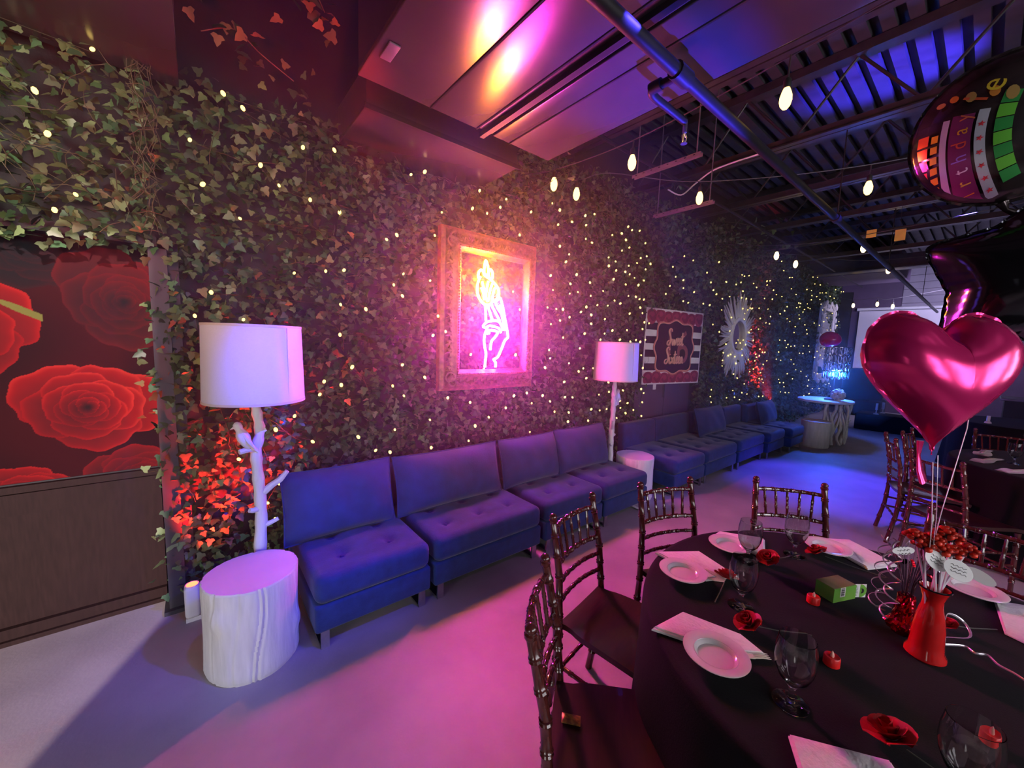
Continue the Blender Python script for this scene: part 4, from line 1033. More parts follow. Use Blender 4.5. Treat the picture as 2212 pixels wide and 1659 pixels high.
# foil balloon weight with a holographic fringe
fwt = thing('balloon_weight', 'red foil wrapped balloon weight with shiny fringe, left of the vase', 'balloon weight', (1.665, .085, TZ))
q = random.Random(4); V = []; F = []
NN, MM = 26, 14
for j in range(MM):
    t = j/(MM-1); R = .040*(sin(pi*min(1, t*1.6+.12)) if t < .38 else .62-.25*(t-.38))*1.0; R = max(R, .012)
    for k in range(NN):
        a = 2*pi*k/NN; rr = R*(1+.14*q.uniform(-1, 1)); V.append((rr*cos(a), rr*sin(a), .003+t*.13))
F = [(j*NN+k, j*NN+(k+1) % NN, (j+1)*NN+(k+1) % NN, (j+1)*NN+k) for j in range(MM-1) for k in range(NN)]+[tuple(range(NN-1, -1, -1)), tuple(range((MM-1)*NN, MM*NN))]
MB().add(V, F).build('foil_bundle', 'foil_red', fwt, False)
for k in range(26):
    a = q.uniform(0, 2*pi); e = q.uniform(.02, .055); hh = q.uniform(.20, .30)
    m = MB().tube(smooth_path([(.01*cos(a), .01*sin(a), .10), (e*.4*cos(a), e*.4*sin(a), .17), (e*cos(a), e*sin(a), hh), (e*1.3*cos(a+.2), e*1.3*sin(a+.2), hh-.015)], 3), .0042, 6, flat=.12)
    m.build('fringe_strip', ('foil_red', 'ribbon', 'foil_black')[k % 3], fwt, False)
for k in range(3):
    m = MB(); P = []
    for i in range(64):
        t = i/63; P.append((-.035+.012*k+.022*cos(t*(22+3*k)+k)*(.5+.5*t), .03+.016*k+.022*sin(t*(22+3*k)+k)*(.5+.5*t), .30-.24*t))
    m.tube(P, .0026, 6, flat=.3).build('curling_ribbon', 'ribbon', fwt)
rb = thing('loose_ribbon', 'silver curling ribbon trailing over the black cloth right of the vase', 'ribbon', (1.75, -.05, TZ+.004))
TR = [(1.66, .0, .05), (1.80, .0, .055), (1.845, -.035, .03), (1.80, -.05, .01), (1.74, -.0, .006), (1.68, .01, .008), (1.74, -.04, .004), (1.725, -.062, .004), (1.735, -.085, .008), (1.715, -.105, .003), (1.70, -.135, .004), (1.672, -.165, .003)]
MB().tube([(p.x-1.75, p.y+.05, p.z) for p in smooth_path(TR, 6)], .0032, 6, flat=.35).build('ribbon_strip', 'ribbon', rb)
# ---------------------------------------------------------------- balloons
NV_ = -Vector(fw); UU = Vector(r2); VV = Vector(u2)
def balloon_frame(yaw, pitch=0, roll=0):
    q_ = Matrix.Rotation(yaw, 3, VV) @ Matrix.Rotation(pitch, 3, UU) @ Matrix.Rotation(roll, 3, NV_)
    return q_ @ UU, q_ @ VV, q_ @ NV_
def inflate(outline, n=160, G=96, its=1500):
    """membrane height over an outline: sqrt of the Poisson solution, scaled to 1"""
    P = np.array([outline(2*pi*k/n) for k in range(n)]); lo, hi = P.min(0)-.01, P.max(0)+.01
    xs, ys = np.linspace(lo[0], hi[0], G), np.linspace(lo[1], hi[1], G); X, Y = np.meshgrid(xs, ys); ins = np.zeros(X.shape, bool)
    for a, b in zip(P, np.roll(P, -1, 0)):
        c_ = (a[1] > Y) != (b[1] > Y); t = np.where(c_, (b[0]-a[0])*(Y-a[1])/np.where(c_, b[1]-a[1], 1)+a[0], 0); ins ^= c_ & (X < t)
    h = np.zeros(X.shape); hx, hy = xs[1]-xs[0], ys[1]-ys[0]; wx, wy = 1/hx**2, 1/hy**2
    for _ in range(its):
        g = (wx*(np.roll(h, 1, 1)+np.roll(h, -1, 1))+wy*(np.roll(h, 1, 0)+np.roll(h, -1, 0))+1)/(2*wx+2*wy); h = np.where(ins, g, 0)
    h = np.sqrt(h/h.max())
    def f(x, y):
        u = min(G-1.001, max(0, (x-lo[0])/hx)); v = min(G-1.001, max(0, (y-lo[1])/hy)); i, j = int(u), int(v); a, b = u-i, v-j
        return (h[j, i]*(1-a)+h[j, i+1]*a)*(1-b)+(h[j+1, i]*(1-a)+h[j+1, i+1]*a)*b
    return f
def foil(outline, n, T, wr, fr, m, parent, name, wk=40, rings=20, hf=None):
    """pillow of two foil faces; outline(theta)->(x,y)"""
    u, v, nn = fr; mb = MB(); hf = hf or inflate(outline)
    for sg in (1, -1):
        V = []
        for j in range(rings+1):
            t2 = 1-(1-j/rings)**1.5
            for k in range(n):
                th = 2*pi*k/n; x, y = outline(th)
                cre = wr*(t2**5)*(.5+.5*sin(wk*th+2*sin(3*th))) if j < rings else 0
                hgt = max(0, T*hf(x*t2, y*t2)*(1-t2**14)-cre)+.0008
                V.append(u*(x*t2)+v*(y*t2)+nn*(sg*hgt))
        F = [((j*n+k), (j*n+(k+1) % n), ((j+1)*n+(k+1) % n), ((j+1)*n+k)) for j in range(rings) for k in range(n)]
        if sg < 0: F = [f[::-1] for f in F]
        mb.add(V, F)
    o = mb.build(name, m, parent)
    Q = [outline(2*pi*k/n) for k in range(n)]; A = [u*x+v*y for x, y in Q]; B = [u*(x*1.03)+v*(y*1.03)+nn*(.003*sin(k*1.3)) for k, (x, y) in enumerate(Q)]
    MB().add([p+nn*.001 for p in A]+B+[p-nn*.001 for p in A], [(k, (k+1) % n, n+(k+1) % n, n+k) for k in range(n)]+[(n+k, n+(k+1) % n, 2*n+(k+1) % n, 2*n+k) for k in range(n)]).build('seam_rim', m, parent)
    return o
def heart_fn(W_, H_):
    def f(th):
        t = th
        x = 16*sin(t)**3; y = 13*cos(t)-5*cos(2*t)-2*cos(3*t)-cos(4*t)
        return (x/16*W_/2, (y+2.4)/14.3*H_/2)
    return f
HC = Vector((1.597, .087, 1.552))
hb = thing('heart_balloon', 'big glossy magenta heart foil balloon tethered above the vase', 'balloon', HC, 0, 'foil balloons')
ufr = balloon_frame(radians(-6), radians(0), radians(-3))
foil(heart_fn(.375, .385), 140, .10, .004, ufr, 'foil_pink', hb, 'foil_skin', 50)
u_, v_, n_ = ufr
tl = MB().tube([v_*(-.165)+u_*-.03, v_*(-.205)+u_*-.032, v_*(-.245)+u_*-.028, v_*(-.275)+u_*-.018], [.030, .015, .026, .034], 10, flat=.25).build('inflation_tail', 'foil_pink', hb)
# two raised flat panels of printed highlights stay plain: the foil itself
STC = Vector((2.06, -.06, 1.885))
sb_ = thing('star_balloon', 'puffy black star foil balloon floating behind the heart at the right edge', 'balloon', STC, 0, 'foil balloons')
def star_fn(R, inner, rot):
    def f(th):
        a = ((th-rot) % (2*pi/5)); h_ = pi/5; d = abs(a-h_)/h_      # d=1 at tips
        ti, tt = inner, 1.0
        px = (inner*cos(pi/5), inner*sin(pi/5)); 
        ang = (1-d)*h_
        # straight edge from tip (1,0) to notch
        ex, ey = px[0]-1, px[1]; den = cos(ang)*ey-sin(ang)*ex
        r_ = (ey)/den if abs(den) > 1e-6 else 1
        r_ = min(r_, 1.0)*(1-.05*max(0, d-.85)/.15)
        return (R*r_*cos(th), R*r_*sin(th))
    return f
sfr = balloon_frame(radians(-30), radians(6), 0)
foil(star_fn(.285, .66, radians(152)), 160, .14, .003, sfr, 'foil_black', sb_, 'foil_skin', 50)
RC = Vector((2.09, .036, 2.375))
rbz = thing('round_balloon', 'round dark foil balloon printed with bright birthday lettering and stars at the right edge', 'balloon', RC, 0, 'foil balloons')
rfr = balloon_frame(radians(-36), radians(12), 0); RA, RT = .228, .125
foil(lambda th: (RA*cos(th), RA*sin(th)), 120, RT, .003, rfr, 'foil_clear', rbz, 'foil_skin', 50, hf=lambda x, y: sqrt(max(0, 1-(x*x+y*y)/RA**2)))
ru, rv, rn = rfr
def onb(p, q_, lift=.002):
    k_ = .955/max(.955, sqrt(p*p+q_*q_)); p *= k_; q_ *= k_
    r_ = min(.995, sqrt(p*p+q_*q_)); return ru*(p*RA)+rv*(q_*RA)+rn*(RT*sqrt(max(0, 1-r_**2.3))+lift)
MB().tube([rv*(-RA*1.0)+ru*.0, rv*(-RA*1.12)+ru*.01, rv*(-RA*1.2)+ru*.035], [.02, .009, .014], 8, flat=.4).build('inflation_tail', 'foil_clear', rbz)
def patch(pts_fn, nu, nv, col, lift, name):
    mb = MB().grid(lambda a, b: onb(*pts_fn(a, b), lift), nu, nv); mb.c = [col]*len(mb.v); return mb.build(name, 'print', rbz)
def arc_band(rc, w_, a0, a1, cx=1.12, cyy=-.10):
    def f(a, b):
        t = lerp(a0, a1, a); r_ = rc+(b-.5)*w_
        return (cx-r_*cos(t), cyy+r_*sin(t))
    return f
for i in range(7):
    a0 = -.50+i*.125; patch(arc_band(1.32, .16, a0, a0+.115), 5, 4, (.16, .62, .06) if i % 2 else (.04, .34, .07), .002, 'green_stripe')
patch(arc_band(1.52, .10, -.58, .22), 20, 3, (.62, .66, .74), .002, 'star_ribbon')
patch(arc_band(1.70, .20, -.60, .20), 20, 4, (.24, .04, .16), .002, 'letter_band')
patch(arc_band(1.85, .06, -.58, .18), 20, 3, (.55, .6, .7), .003, 'star_ribbon')
for i in range(9):
    a0 = -.56+i*.075; patch(arc_band(1.93, .06, a0, a0+.05), 4, 3, (.85, .55, .04), .003, 'gold_chain_link')
for i in range(8):
    a0 = -.56+i*.085; patch(arc_band(2.03, .09, a0, a0+.07), 4, 3, (.72, .16, .04) if i % 2 else (.55, .07, .05), .003, 'orange_square')
for i in range(6):
    a0 = -.5+i*.085; patch(arc_band(2.14, .08, a0, a0+.06), 4, 3, (.05, .16, .5) if i % 2 else (.08, .35, .6), .003, 'blue_square')
for i, (rc, t, ra, rb_) in enumerate([(1.33, .34, .09, .06), (1.50, .36, .07, .05), (1.70, .33, .07, .05), (1.85, .33, .05, .04), (1.95, .30, .04, .04)]):
    patch(lambda a, b, rc=rc, t=t, ra=ra, rb_=rb_: (1.12-rc*cos(t)+rb_*b*cos(2*pi*a), -.10+rc*sin(t)+ra*b*sin(2*pi*a)), 13, 4, (.50, .34, .10) if i % 2 == 0 else (.75, .30, .05), .003, 'gold_teardrop')
def letter(ch, rc, t, size, col, cx=1.25, cyy=-.10, rot=0.0):
    V, F = text_pts(ch, 1.0, 3)
    mb = MB(); bx_, by_ = 1.12-rc*cos(t), -.10+rc*sin(t); ca, sa = cos(t+pi/2+rot), sin(t+pi/2+rot)
    P = []
    for x, y, z in V:
        x *= size; y *= size; P.append(onb(bx_+x*sa*1.0-y*ca*-1*0+(-y*ca), by_+(-x*ca)+(-y*sa)*-1, .0045))
    mb.add(P, F, col); return mb.build('letter', 'print', rbz)
def glyph(ch, px, py, size, ang, col, sx=1.0):
    V, F = text_pts(ch, 1.0, 3); ca, sa = cos(ang), sin(ang); P = []
    for x, y, z in V:
        x *= size*sx; y *= size; P.append(onb(px+x*ca-y*sa, py+x*sa+y*ca, .0045))
    MB().add(P, F, col).build('letter', 'print', rbz, False)
for i, ch in enumerate('Birthday'):
    t = -.56+i*.105; rc = 1.70
    glyph(ch, 1.12-rc*cos(t), -.10+rc*sin(t), .20, pi/2-t*.9, [(.75, .10, .06), (.85, .40, .05), (.85, .65, .10), (.9, .75, .9), (.35, .2, .8), (.8, .12, .08), (.85, .4, .05), (.8, .2, .1)][i])
for i, ch in enumerate('Happy'):
    t = .28+i*.0; 
for ch, px, py, s_, an, col in (('e', -.30, .52, .36, radians(62), (.90, .72, .05)), ('l', -.44, .40, .34, radians(62), (.78, .14, .05))):
    glyph(ch, px, py, s_, an, col)
q = random.Random(12)
def starpts(px, py, r_, a0, col, nm='star_print'):
    P = []
    for k in range(10):
        rr = r_ if k % 2 == 0 else r_*.42; P.append(onb(px+rr*cos(a0+k*pi/5), py+rr*sin(a0+k*pi/5), .003))
    MB().add([onb(px, py, .004)]+P, [(0, 1+k, 1+(k+1) % 10) for k in range(10)], col).build(nm, 'print', rbz, False)
SCOL = [(.05, .35, .75), (.85, .6, .05), (.8, .30, .06), (.75, .1, .2), (.85, .82, .8), (.08, .42, .15)]
for i, (px, py) in enumerate([(.10, .12), (.42, -.30), (.12, -.12), (.45, .35), (.18, -.55), (.30, .05), (.02, .42), (.35, .62), (.55, -.05), (.25, .30), (.62, .22), (.30, -.62)]): starpts(px, py, q.uniform(.05, .10), q.uniform(0, 2), SCOL[i % 6])
for i in range(26):
    a, r_ = q.uniform(-1.4, 1.5), q.uniform(.1, .85); px, py = .08+r_*cos(a)*.85, r_*sin(a)
    s_ = q.uniform(.02, .042); P = [onb(px+s_*cos(k*pi/4), py+s_*.8*sin(k*pi/4), .003) for k in range(8)]
    MB().add(P, [tuple(range(8))], SCOL[(i*5+1) % 6]).build('dot_print', 'print', rbz, False)
for t in (-.5, -.38, -.26, -.14, -.02, .10):
    starpts(1.12-1.52*cos(t), -.10+1.52*sin(t), .04, t, (.75, .06, .08) if int(t*100) % 4 else (.08, .35, .65), 'ribbon_star')
# tethers
for i, (P, lab) in enumerate(((([(1.548, .05, 1.10), (1.55, .052, 1.16), (1.588, .069, 1.33)]), 'silver ribbon tethering the heart balloon to the vase'),
        (([(1.556, .044, 1.10), (1.562, .046, 1.18), (1.596, .062, 1.35)]), 'thin silver ribbon beside the heart balloon tether, running to the star balloon'),
        (([(1.560, .045, 1.10), (1.60, .04, 1.19), (1.79, .02, 1.41), (1.86, .02, 1.56)]), 'slanting silver ribbon running up right behind the heart balloon'))):
    o_ = Vector(P[0]); t = thing('balloon_ribbon', lab, 'ribbon', o_, 0, 'balloon ribbons')
    MB().tube([Vector(p)-o_ for p in P], .0042 if i != 1 else .0028, 6, flat=.35).build('ribbon_strip', 'ribbon', t)
# ---------------------------------------------------------------- poster
po_ = thing('birthday_poster', 'striped birthday poster with red rose borders hung at the black door', 'poster', (4.42, 2.78, 1.15))
pu = Vector((1.155, -.178, 0)); PW = pu.length; pu.normalize(); pv = Vector((0, 0, 1)); pn = pu.cross(pv).normalized(); PH = .985
def pp(name, pts, lift, col, par=po_): return MB().poly(pts, .0008, (pn*lift, pu, pv, pn), col).build(name, 'poster_print', par, False)
def rect(a, b, c, d): return [(a, b), (c, b), (c, d), (a, d)]
MB().poly(rect(0, 0, PW, PH), .006, (pn*-.006, pu, pv, pn), (.72, .70, .70)).build('board', 'poster_print', po_, False)
for k in range(4):
    z = .185+k*.175; pp('black_stripe', rect(.02, z, PW-.02, z+.092), .001, (.016, .012, .022))
for row, zc in ((0, .075), (1, PH-.105)):
    for k in range(7):
        cx_ = .02+.085+k*(PW-.21)/6; zz = zc+.012*sin(k*2.3); R_ = .098; g = None
        for r_i in range(6):
            f = 1-r_i/6.2; off = .012*r_i*.6
            P = [(min(PW-.018, max(.018, cx_+off*cos(r_i*1.9)+R_*f*(1+.06*sin(3*a+r_i*2))*cos(a))), min(PH-.018, max(.018, zz+off*sin(r_i*1.9)+R_*f*(1+.06*sin(3*a+r_i*2))*sin(a)))) for a in [2*pi*j/22 for j in range(22)]]
            c = (.34, .045, .085) if r_i % 2 == 0 else (.19, .02, .05)
            m = MB().poly(P, .0006, (pn*(.0035+.0007*r_i+.0002*(k % 2)), pu, pv, pn), c)
            if g is None: g = m
            else: g.add(m.v, m.f, c)
        g.build('printed_rose', 'poster_print', po_, False)
def scallop(s_):
    cx_, cz_ = PW*.5, PH*.50; w_, h_ = .40*s_, .345*s_; P = []
    for k in range(96):
        a = 2*pi*k/96; ca, sa = cos(a), sin(a); n_ = 5.0
        r_ = (abs(ca)**n_+abs(sa)**n_)**(-1/n_); bump_ = 1+.055*cos(8*a)*1.0+.03*cos(4*a)
        P.append((cx_+w_*r_*ca*bump_*.90, cz_+h_*r_*sa*bump_*.92))
    return P
pp('frame_border', scallop(1.09), .0085, (.50, .17, .12)); pp('frame_highlight', scallop(1.045), .0095, (.70, .38, .28)); pp('black_panel', scallop(1.015), .0105, (.022, .012, .028))
LT = {'S': (.44, [[(.42, .84), (.37, .97), (.25, .99), (.15, .86), (.20, .68), (.30, .50), (.31, .25), (.17, .05), (.02, .09), (.05, .24), (.2, .30)]]),
      'w': (.44, [[(0, .42), (.04, .12), (.10, .06), (.17, .38), (.21, .10), (.28, .07), (.38, .42), (.44, .36)]]),
      'e': (.21, [[(-.02, .16), (.12, .28), (.14, .40), (.07, .44), (.02, .25), (.07, .05), (.21, .15)]]),
      't': (.20, [[(.10, .80), (.05, .2), (.09, .05), (.2, .14)], [(-.03, .55), (.24, .60)]]),
      'i': (.15, [[(.02, .42), (0, .15), (.05, .05), (.15, .15)], [(.04, .56), (.05, .60)]]),
      'x': (.25, [[(0, .42), (.22, .04)], [(.22, .44), (.0, .02)]]),
      'n': (.27, [[(0, .42), (0, .04), (.03, .30), (.11, .43), (.15, .30), (.15, .10), (.25, .08)]])}
V, F = text_pts('16', .56, 3)
MB().add([pn*.0116+pu*(PW*.5+x*1.0+.03)+pv*(PH*.48+y*1.15) for x, y, z in V], F, (.26, .075, .075)).build('numeral_print', 'poster_print', po_, False)
for word, cx_, cz_, s_ in (('Sweet', PW*.5, PH*.52, .225), ('Sixteen', PW*.5, PH*.27, .225)):
    tot = sum(LT[c][0] for c in word)*s_; x = cx_-tot/2
    for c in word:
        m = MB()
        for st in LT[c][1]:
            pts = smooth_path([(a*s_, b*s_, 0) for a, b in st], 4)
            R = [.0085+.005*sin(pi*i/(len(pts)-1)) for i in range(len(pts))]
            b_ = MB().tube([pn*.0135+pu*(x+p.x)+pv*(cz_+p.y) for p in pts], R, 6, flat=.9)
            m.add(b_.v, b_.f, (.66, .33, .24))
        m.build('letter', 'poster_print', po_, False); x += LT[c][0]*s_
MB().poly(rect(.22, -.07, .28, .02), .001, (pn*.0, pu, pv, pn), (.7, .66, .68)).build('tape', 'poster_print', po_, False)
MB().poly(rect(-.012, .80, .03, .84), .001, (pn*.001, pu, pv, pn), (.75, .7, .68)).build('tape', 'poster_print', po_, False)
# ---------------------------------------------------------------- sunburst mirror
sm = thing('sunburst_mirror', 'white twig sunburst mirror hung on the far ivy', 'mirror', (7.16, 2.745, 1.88))
q = random.Random(21); NR = 88
for k in range(NR):
    a = 2*pi*k/NR+q.uniform(-.03, .03); R1 = q.uniform(.58, .76); y0 = q.uniform(-.02, .012); wv = q.uniform(-.03, .03); P = []
    for i in range(6):
        t = i/5; r_ = lerp(.25, R1, t); aa = a+wv*t*t+.02*sin(5*t+k); P.append((r_*cos(aa), y0-.01*t, r_*sin(aa)))
    MB().tube(P, [.014, .017, .017, .016, .014, .007], 6).build('ray', 'white_resin', sm)
def ring(prof, n=48):
    mb = MB().lathe(prof, n, closed=True); mb.xf(Matrix.Rotation(-pi/2, 4, 'X')); return mb
mb = MB().lathe([(.245, 0), (.25, .035), (.275, .05), (.31, .04), (.325, .01), (.32, -.02), (.25, -.02)], 56, closed=True); mb.xf(Matrix.Rotation(pi/2, 4, 'X')); mb.build('ring_frame', 'white_resin', sm)
mb = MB().lathe([(.001, -.012), (.25, -.012), (.25, -.016), (.001, -.016)], 40); mb.xf(Matrix.Rotation(pi/2, 4, 'X')); mb.build('glass', 'mirror', sm)
# ---------------------------------------------------------------- far corner
bt = thing('branch_table', 'white branch legged console table carrying the blue lamp at the end of the ivy', 'table', (9.05, 1.84, 0))
MB().lathe([(.001, .745), (.43, .745), (.44, .752), (.44, .782), (.43, .79), (.001, .79)], 40, fn=lambda a, z: 1+.06*cos(2*a)).build('tabletop', 'white_resin', bt)
q = random.Random(5)
for k in range(9):
    a = -pi*.95+k*pi*.95/8*1.0+.1; r_ = .34; x, y = r_*cos(a), r_*sin(a)
    P = [(x+q.uniform(-.03, .03), y+q.uniform(-.03, .03), z) for z in (0, .15, .32, .5, .64, .75)]
    MB().tube(smooth_path(P, 3), .024, 8).build('branch_leg', 'white_bark', bt)
    if k < 8:
        b = a+pi*.95/8; MB().tube([(x, y, .15 if k % 2 else .62), (.36*cos((a+b)/2), .36*sin((a+b)/2), .4), (r_*cos(b), r_*sin(b), .66 if k % 2 else .12)], .016, 7).build('cross_branch', 'white_bark', bt)
    MB().tube([(x, y, .25+.04*k % .3), (x*1.16, y*1.16, .29+.04*k % .3)], [.014, .008], 6).build('stub', 'white_bark', bt)
tl_ = thing('table_lamp', 'crystal link table lamp glowing bright blue on the white branch table', 'lamp', (9.06, 1.74, .79))
MB().rbox((0, 0, .012), (.26, .20, .024), .006, 2).build('base', 'steel_black', tl_)
MB().tube([(0, 0, .02), (0, 0, .94)], .008, 8).build('rod', 'steel_black', tl_)
for tier in range(4):
    z = .46+tier*.145; n = 14; R_ = .185
    for k in range(n):
        a = 2*pi*(k+.5*(tier % 2))/n; cx_, cy_ = R_*cos(a), R_*sin(a); tx, ty = -sin(a), cos(a)
        P = [(cx_+tx*.026*cos(b), cy_+ty*.026*cos(b), z+.068*sin(b)) for b in [2*pi*i/12 for i in range(12)]]
        MB().tube(P, .009, 5, closed=True).build('crystal_link', 'crystal', tl_)
for zz in (.535, .68, .825, .96): MB().lathe([(.182, zz-.003), (.188, zz-.003), (.188, zz+.003), (.182, zz+.003)], 28, closed=True).build('hoop', 'brass', tl_)
for k in range(3):
    a = k*2*pi/3+.5; MB().sphere((.09*cos(a), .09*sin(a), .47), .034, 10, 8).build('led_bulb', 'blue_led', tl_)
lamp('blue_lamp_glow', 'POINT', (9.06, 1.74, 1.27), None, (.04, .14, 1.0), 150, shadow_soft_size=.10)
fb = thing('flower_ball', 'white paper flower ball under the blue crystal lamp', 'flower', (8.92, 1.64, .79))
for k in range(28):
    t = math.acos(1-2*(k+.5)/28); p = k*2.4; c = Vector((sin(t)*cos(p), sin(t)*sin(p), cos(t)))*.085+Vector((0, 0, .11))
    m = MB().sphere(c, .032, 7, 5); m.build('bloom', 'petal_white', fb)
MB().lathe([(.001, 0), (.06, 0), (.05, .02), (.001, .03)], 16).build('stand', 'white_resin', fb)
rbn = thing('latex_balloon', 'small magenta balloon floating in front of the white framed mirror', 'balloon', (8.86, 1.84, 1.89), 0, 'latex balloons')
MB().lathe([(.001, -.17), (.03, -.165), (.08, -.14), (.125, -.08), (.14, 0), (.128, .07), (.09, .12), (.04, .145), (.001, .15)], 24).xf(Matrix.Rotation(.35, 4, 'Y') @ Matrix.Rotation(-pi/2*.9, 4, 'X') @ Matrix.Scale(1.0, 4)).build('skin', 'rubber_balloon', rbn)
MB().tube([(-.13, .05, -.04), (-.19, .07, -.08)], [.016, .04], 8, flat=.5).build('neck', 'rubber_balloon', rbn)
MB().tube([(-.12, .04, -.05), (-.10, 0, -.5), (.0, -.12, -1.06)], .003, 5).build('string', 'ribbon', rbn)
wm = thing('wall_mirror', 'tall white carved mirror frame hung at the end of the ivy', 'mirror', (12.75, 2.75, 1.92))
hw, hh = .68, .98
MB().box((0, .02, 0), (2*hw-.2, .01, 2*hh-.2)).build('glass', 'mirror', wm, False)
for sx in (-1, 1):
    m = MB().rbox((sx*(hw-.09), 0, 0), (.17, .07, 2*hh), .025, 2); m.build('stile', 'white_resin', wm)
    m = MB()
    for k in range(12): m.sphere((sx*(hw-.05+.05*sin(k*1.7)), -.045, -hh+.1+k*.165), .055, 8, 5, (1.1, .5, 1.3))
    m.build('carving', 'white_resin', wm)
for sz in (-1, 1):
    MB().rbox((0, 0, sz*(hh-.09)), (2*hw-.2, .068, .17), .025, 2).build('cross_rail', 'white_resin', wm)
    m = MB()
    for k in range(8): m.sphere((-hw+.13+k*.155, -.045, sz*(hh-.03+.05*sin(k*1.9))), .058, 8, 5, (1.3, .5, 1.1))
    m.build('crest', 'white_resin', wm)
ot = thing('draped_bench', 'low black draped bench far away left of the heart balloon', 'bench', (11.6, 1.2, 0))
MB().rbox((0, 0, .18), (.62, 1.1, .36), .03, 2, (3, 12, 3)).build('drape', 'cloth', ot)
for i, (x, y, lab) in enumerate([(11.38, 1.42, 'white candle holder on the black draped bench, the larger of the pair'), (11.72, 1.36, 'white candle holder on the black draped bench, behind the other')]):
    c = thing('candle_holder', lab, 'candle holder', (x, y, .362), 0, 'far white candle holders')
    MB().lathe([(.001, 0), (.045, 0), (.045, .012), (.012, .03), (.010, .09), (.028, .10), (.001, .10)], 14).build('stem_base', 'white_resin', c)
    MB().lathe([(.001, .10), (.022, .10), (.022, .24), (.001, .242)], 12).build('candle', 'petal_white', c)
c = thing('candle_holder', 'white candle holder on the distant round table under the heart balloon', 'candle holder', (8.32, -.08, .762), 0, 'far white candle holders')
MB().lathe([(.001, 0), (.035, 0), (.03, .02), (.014, .03), (.001, .035)], 14).build('stem_base', 'white_resin', c)
MB().lathe([(.001, .03), (.018, .03), (.018, .10), (.001, .10)], 12).build('candle', 'petal_white', c)
ac = thing('draped_armchair', 'dark rounded armchair shape in front of the projection screen', 'armchair', (14.2, 2.1, 0))
MB().rbox((0, 0, .24), (.9, .9, .40), .08, 3).build('seat', 'cloth', ac)
MB().lathe([(.40, .42), (.46, .7), (.44, 1.05), (.34, 1.25), (.24, 1.27), (.30, 1.0), (.30, .45)], 24, (.0, 0, 0), closed=True).build('wrap_back', 'cloth', ac)
for sx in (-1, 1):
    for sy in (-1, 1): MB().tube([(sx*.36, sy*.36, 0), (sx*.36, sy*.36, .06)], .025, 8).build('leg', 'steel_black', ac)
bc = thing('bar_counter', 'long black buffet counter with a pale top edge behind the distant tables', 'counter', (11.2, -1.0, 0))
MB().box((0, 0, .46), (.7, 1.5, .92)).build('front', 'black_wall', bc, False)
MB().rbox((0, 0, .945), (.8, 1.6, .04), .01, 2).build('worktop', 'galv', bc)
# second table setting
for i, (x, y, a, lab) in enumerate([(5.62, -.06, -.1, 'long cream napkin farthest back on the second table'), (5.22, -.08, -.35, 'long cream napkin nearest the heart balloon tail on the second table'), (4.95, -.24, -.55, 'long cream napkin at the near edge of the second table')]):
    t = thing('napkin', lab, 'napkin', (x, y, TZ), a, 'long napkins on the second table')
    mb = MB().grid(lambda u, v: ((u-.5)*.34, (v-.5)*(.085+.03*sin(u*6)), .006+.004*sin(u*14+v*3)), 16, 5)
    b2 = MB().grid(lambda u, v: ((u-.5)*.34, (v-.5)*(.085+.03*sin(u*6)), .001), 16, 5); b2.f = [f[::-1] for f in b2.f]
    mb.add(b2.v, b2.f); mb.build('fold', 'napkin', t)
    MB().rbox((.02, .0, .013), (.20, .018, .004), .0018, 1).build('wrapped_fork', 'plastic_ivory', t)
goblet(5.28, -.22, 'clear goblet standing left on the second table'); goblet(5.02, -.30, 'clear goblet standing right on the second table, nearest the picture edge')
rose(5.08, -.40, 'red foam rose beside the goblet at the right edge of the second table', (.1, -.2), seed=9)
# ---------------------------------------------------------------- cafe bulbs on drooping cords
def bulb_string(label, wire, bulbs, far=False):
    o_ = Vector(wire[0]); t = thing('bulb_string', label, 'string lights', o_, 0, 'cafe bulb strings')
    MB().tube([p-o_ for p in smooth_path(wire, 6)], .0045, 5).build('cord', 'wire', t)
    for (x, y, z, zw) in bulbs:
        p = Vector((x, y, z))-o_; top_ = zw-z
        sk = MB().lathe([(.001, .048), (.017, .048), (.019, .055), (.019, .09), (.013, .098), (.001, .10)], 10, p).build('socket', 'socket', t)
        MB().tube([(p.x, p.y, p.z+.095), (p.x+.01, p.y, p.z+top_)], .005, 5).build('drop_lead', 'wire', sk)
        MB().lathe([(.001, -.062), (.012, -.058), (.024, -.042), (.030, -.018), (.029, .006), (.022, .03), (.014, .05), (.001, .052)], 14, p).build('bulb', 'bulb_far' if far else 'bulb', t)
bulb_string('cord with three warm bulbs nearest the camera, hanging along the right side of the duct', [(2.42, 2.95, 3.2), (2.45, 2.51, 3.12), (2.59, 1.83, 3.16), (2.56, .84, 3.22), (2.5, -.6, 3.36), (2.5, -2.9, 3.5)], [(2.44, 2.51, 3.0, 3.13), (2.58, 1.83, 3.0, 3.16), (2.54, .84, 3.0, 3.22)])
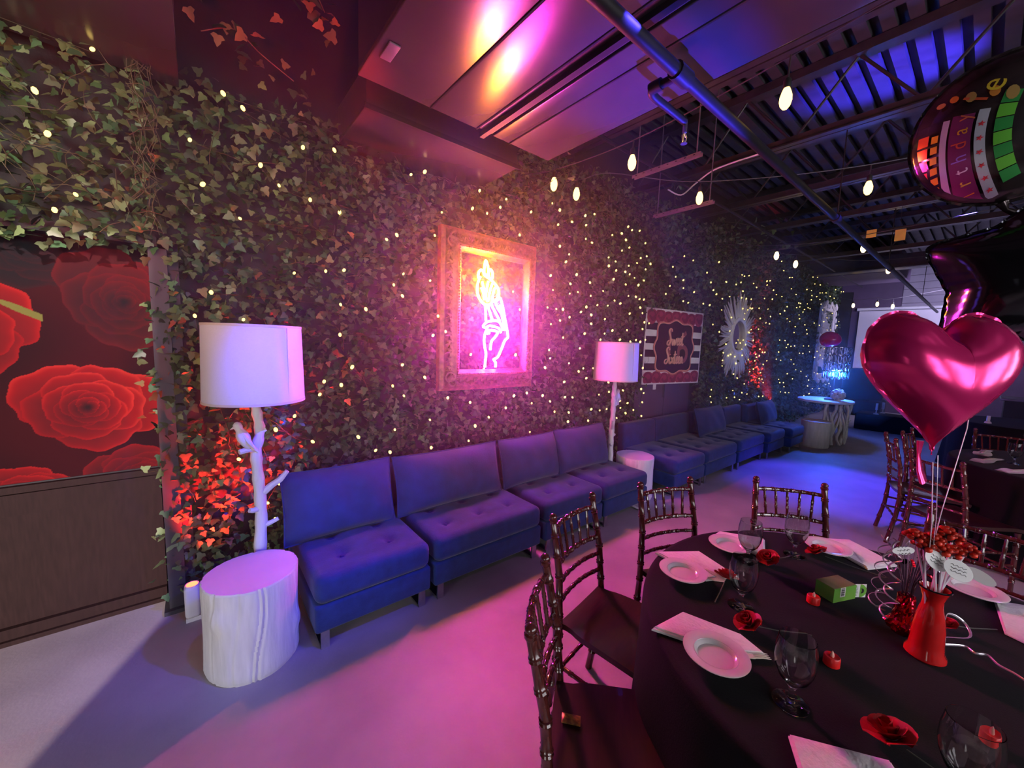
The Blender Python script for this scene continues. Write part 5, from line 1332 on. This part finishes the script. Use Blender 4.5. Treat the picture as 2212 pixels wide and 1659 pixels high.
bulb_string('cord with warm bulbs in front of the poster, running towards the balloons', [(2.6, 2.95, 3.2), (2.75, 2.52, 3.12), (3.0, 2.35, 3.2), (3.61, 1.81, 3.14), (4.35, .77, 3.18), (5.2, -.6, 3.4), (6.0, -2.9, 3.5)], [(2.74, 2.52, 3.0, 3.13), (3.61, 1.81, 3.0, 3.14), (4.35, .77, 3.0, 3.18)])
bulb_string('cord with two distant warm bulbs crossing the sprinkler pipe', [(6.4, 2.95, 3.3), (6.48, 2.06, 3.14), (6.71, 1.16, 3.16), (7.0, -1, 3.4)], [(6.48, 2.06, 3.0, 3.14), (6.71, 1.16, 3.0, 3.16)], True)
bulb_string('farther cord with two warm bulbs over the sunburst mirror end', [(7.0, 2.95, 3.3), (7.27, 2.04, 3.14), (8.66, 1.16, 3.16), (9.6, -1, 3.4)], [(7.27, 2.04, 3.0, 3.14), (8.66, 1.16, 3.0, 3.16)], True)
bulb_string('farthest cord of three warm bulbs in front of the projection screen', [(13, 2.9, 3.2), (13, 2.31, 3.02), (13, 1.86, 3.04), (13, 1.58, 3.0), (13, 0, 3.3)], [(13, 2.31, 2.88, 3.03), (13, 1.86, 2.89, 3.04), (13, 1.58, 2.82, 3.0)], True)
wc = thing('white_cable', 'loose white cable draped along the first joist above the lit bulbs', 'cable', (4.2, 2.0, 3.46))
MB().tube(smooth_path([(-.05, .45, -.07), (.08, .36, -.12), (.05, .2, -.06), (.0, 0, 0), (.0, -.2, .02), (.02, -.45, .03)], 5), .008, 6).build('cable', 'wire_white', wc)
for i, (y, z, lab) in enumerate([(1.15, 3.23, 'small yellow paper tag hanging left under the joists'), (.87, 3.16, 'larger yellow paper tag hanging right under the joists beside the balloon')]):
    t = thing('paper_tag', lab, 'tag', (7.0, y, z), 0, 'yellow paper tags')
    MB().box((0, 0, -.0), (.004, .10, .10+.04*i)).build('card', 'yellow_tag', t, False)
    MB().tube([(0, 0, .05), (0, .02, 3.54-z)], .002, 4).build('thread', 'wire', t)
for me in bpy.data.meshes: me.update()
# ---------------------------------------------------------------- scatter boxes added for the lens glow around neon and lamp
hz = MB().box((3.05, 1.915, 1.845), (6.7, 1.53, 2.0)).box((9.2, 1.8, 1.45), (2.6, 1.7, 1.8)).build('glow_haze', 'haze', None, False)
tag(hz, 'thin added haze giving the neon sign and the blue lamp their lens glow', 'haze', None, 'stuff')
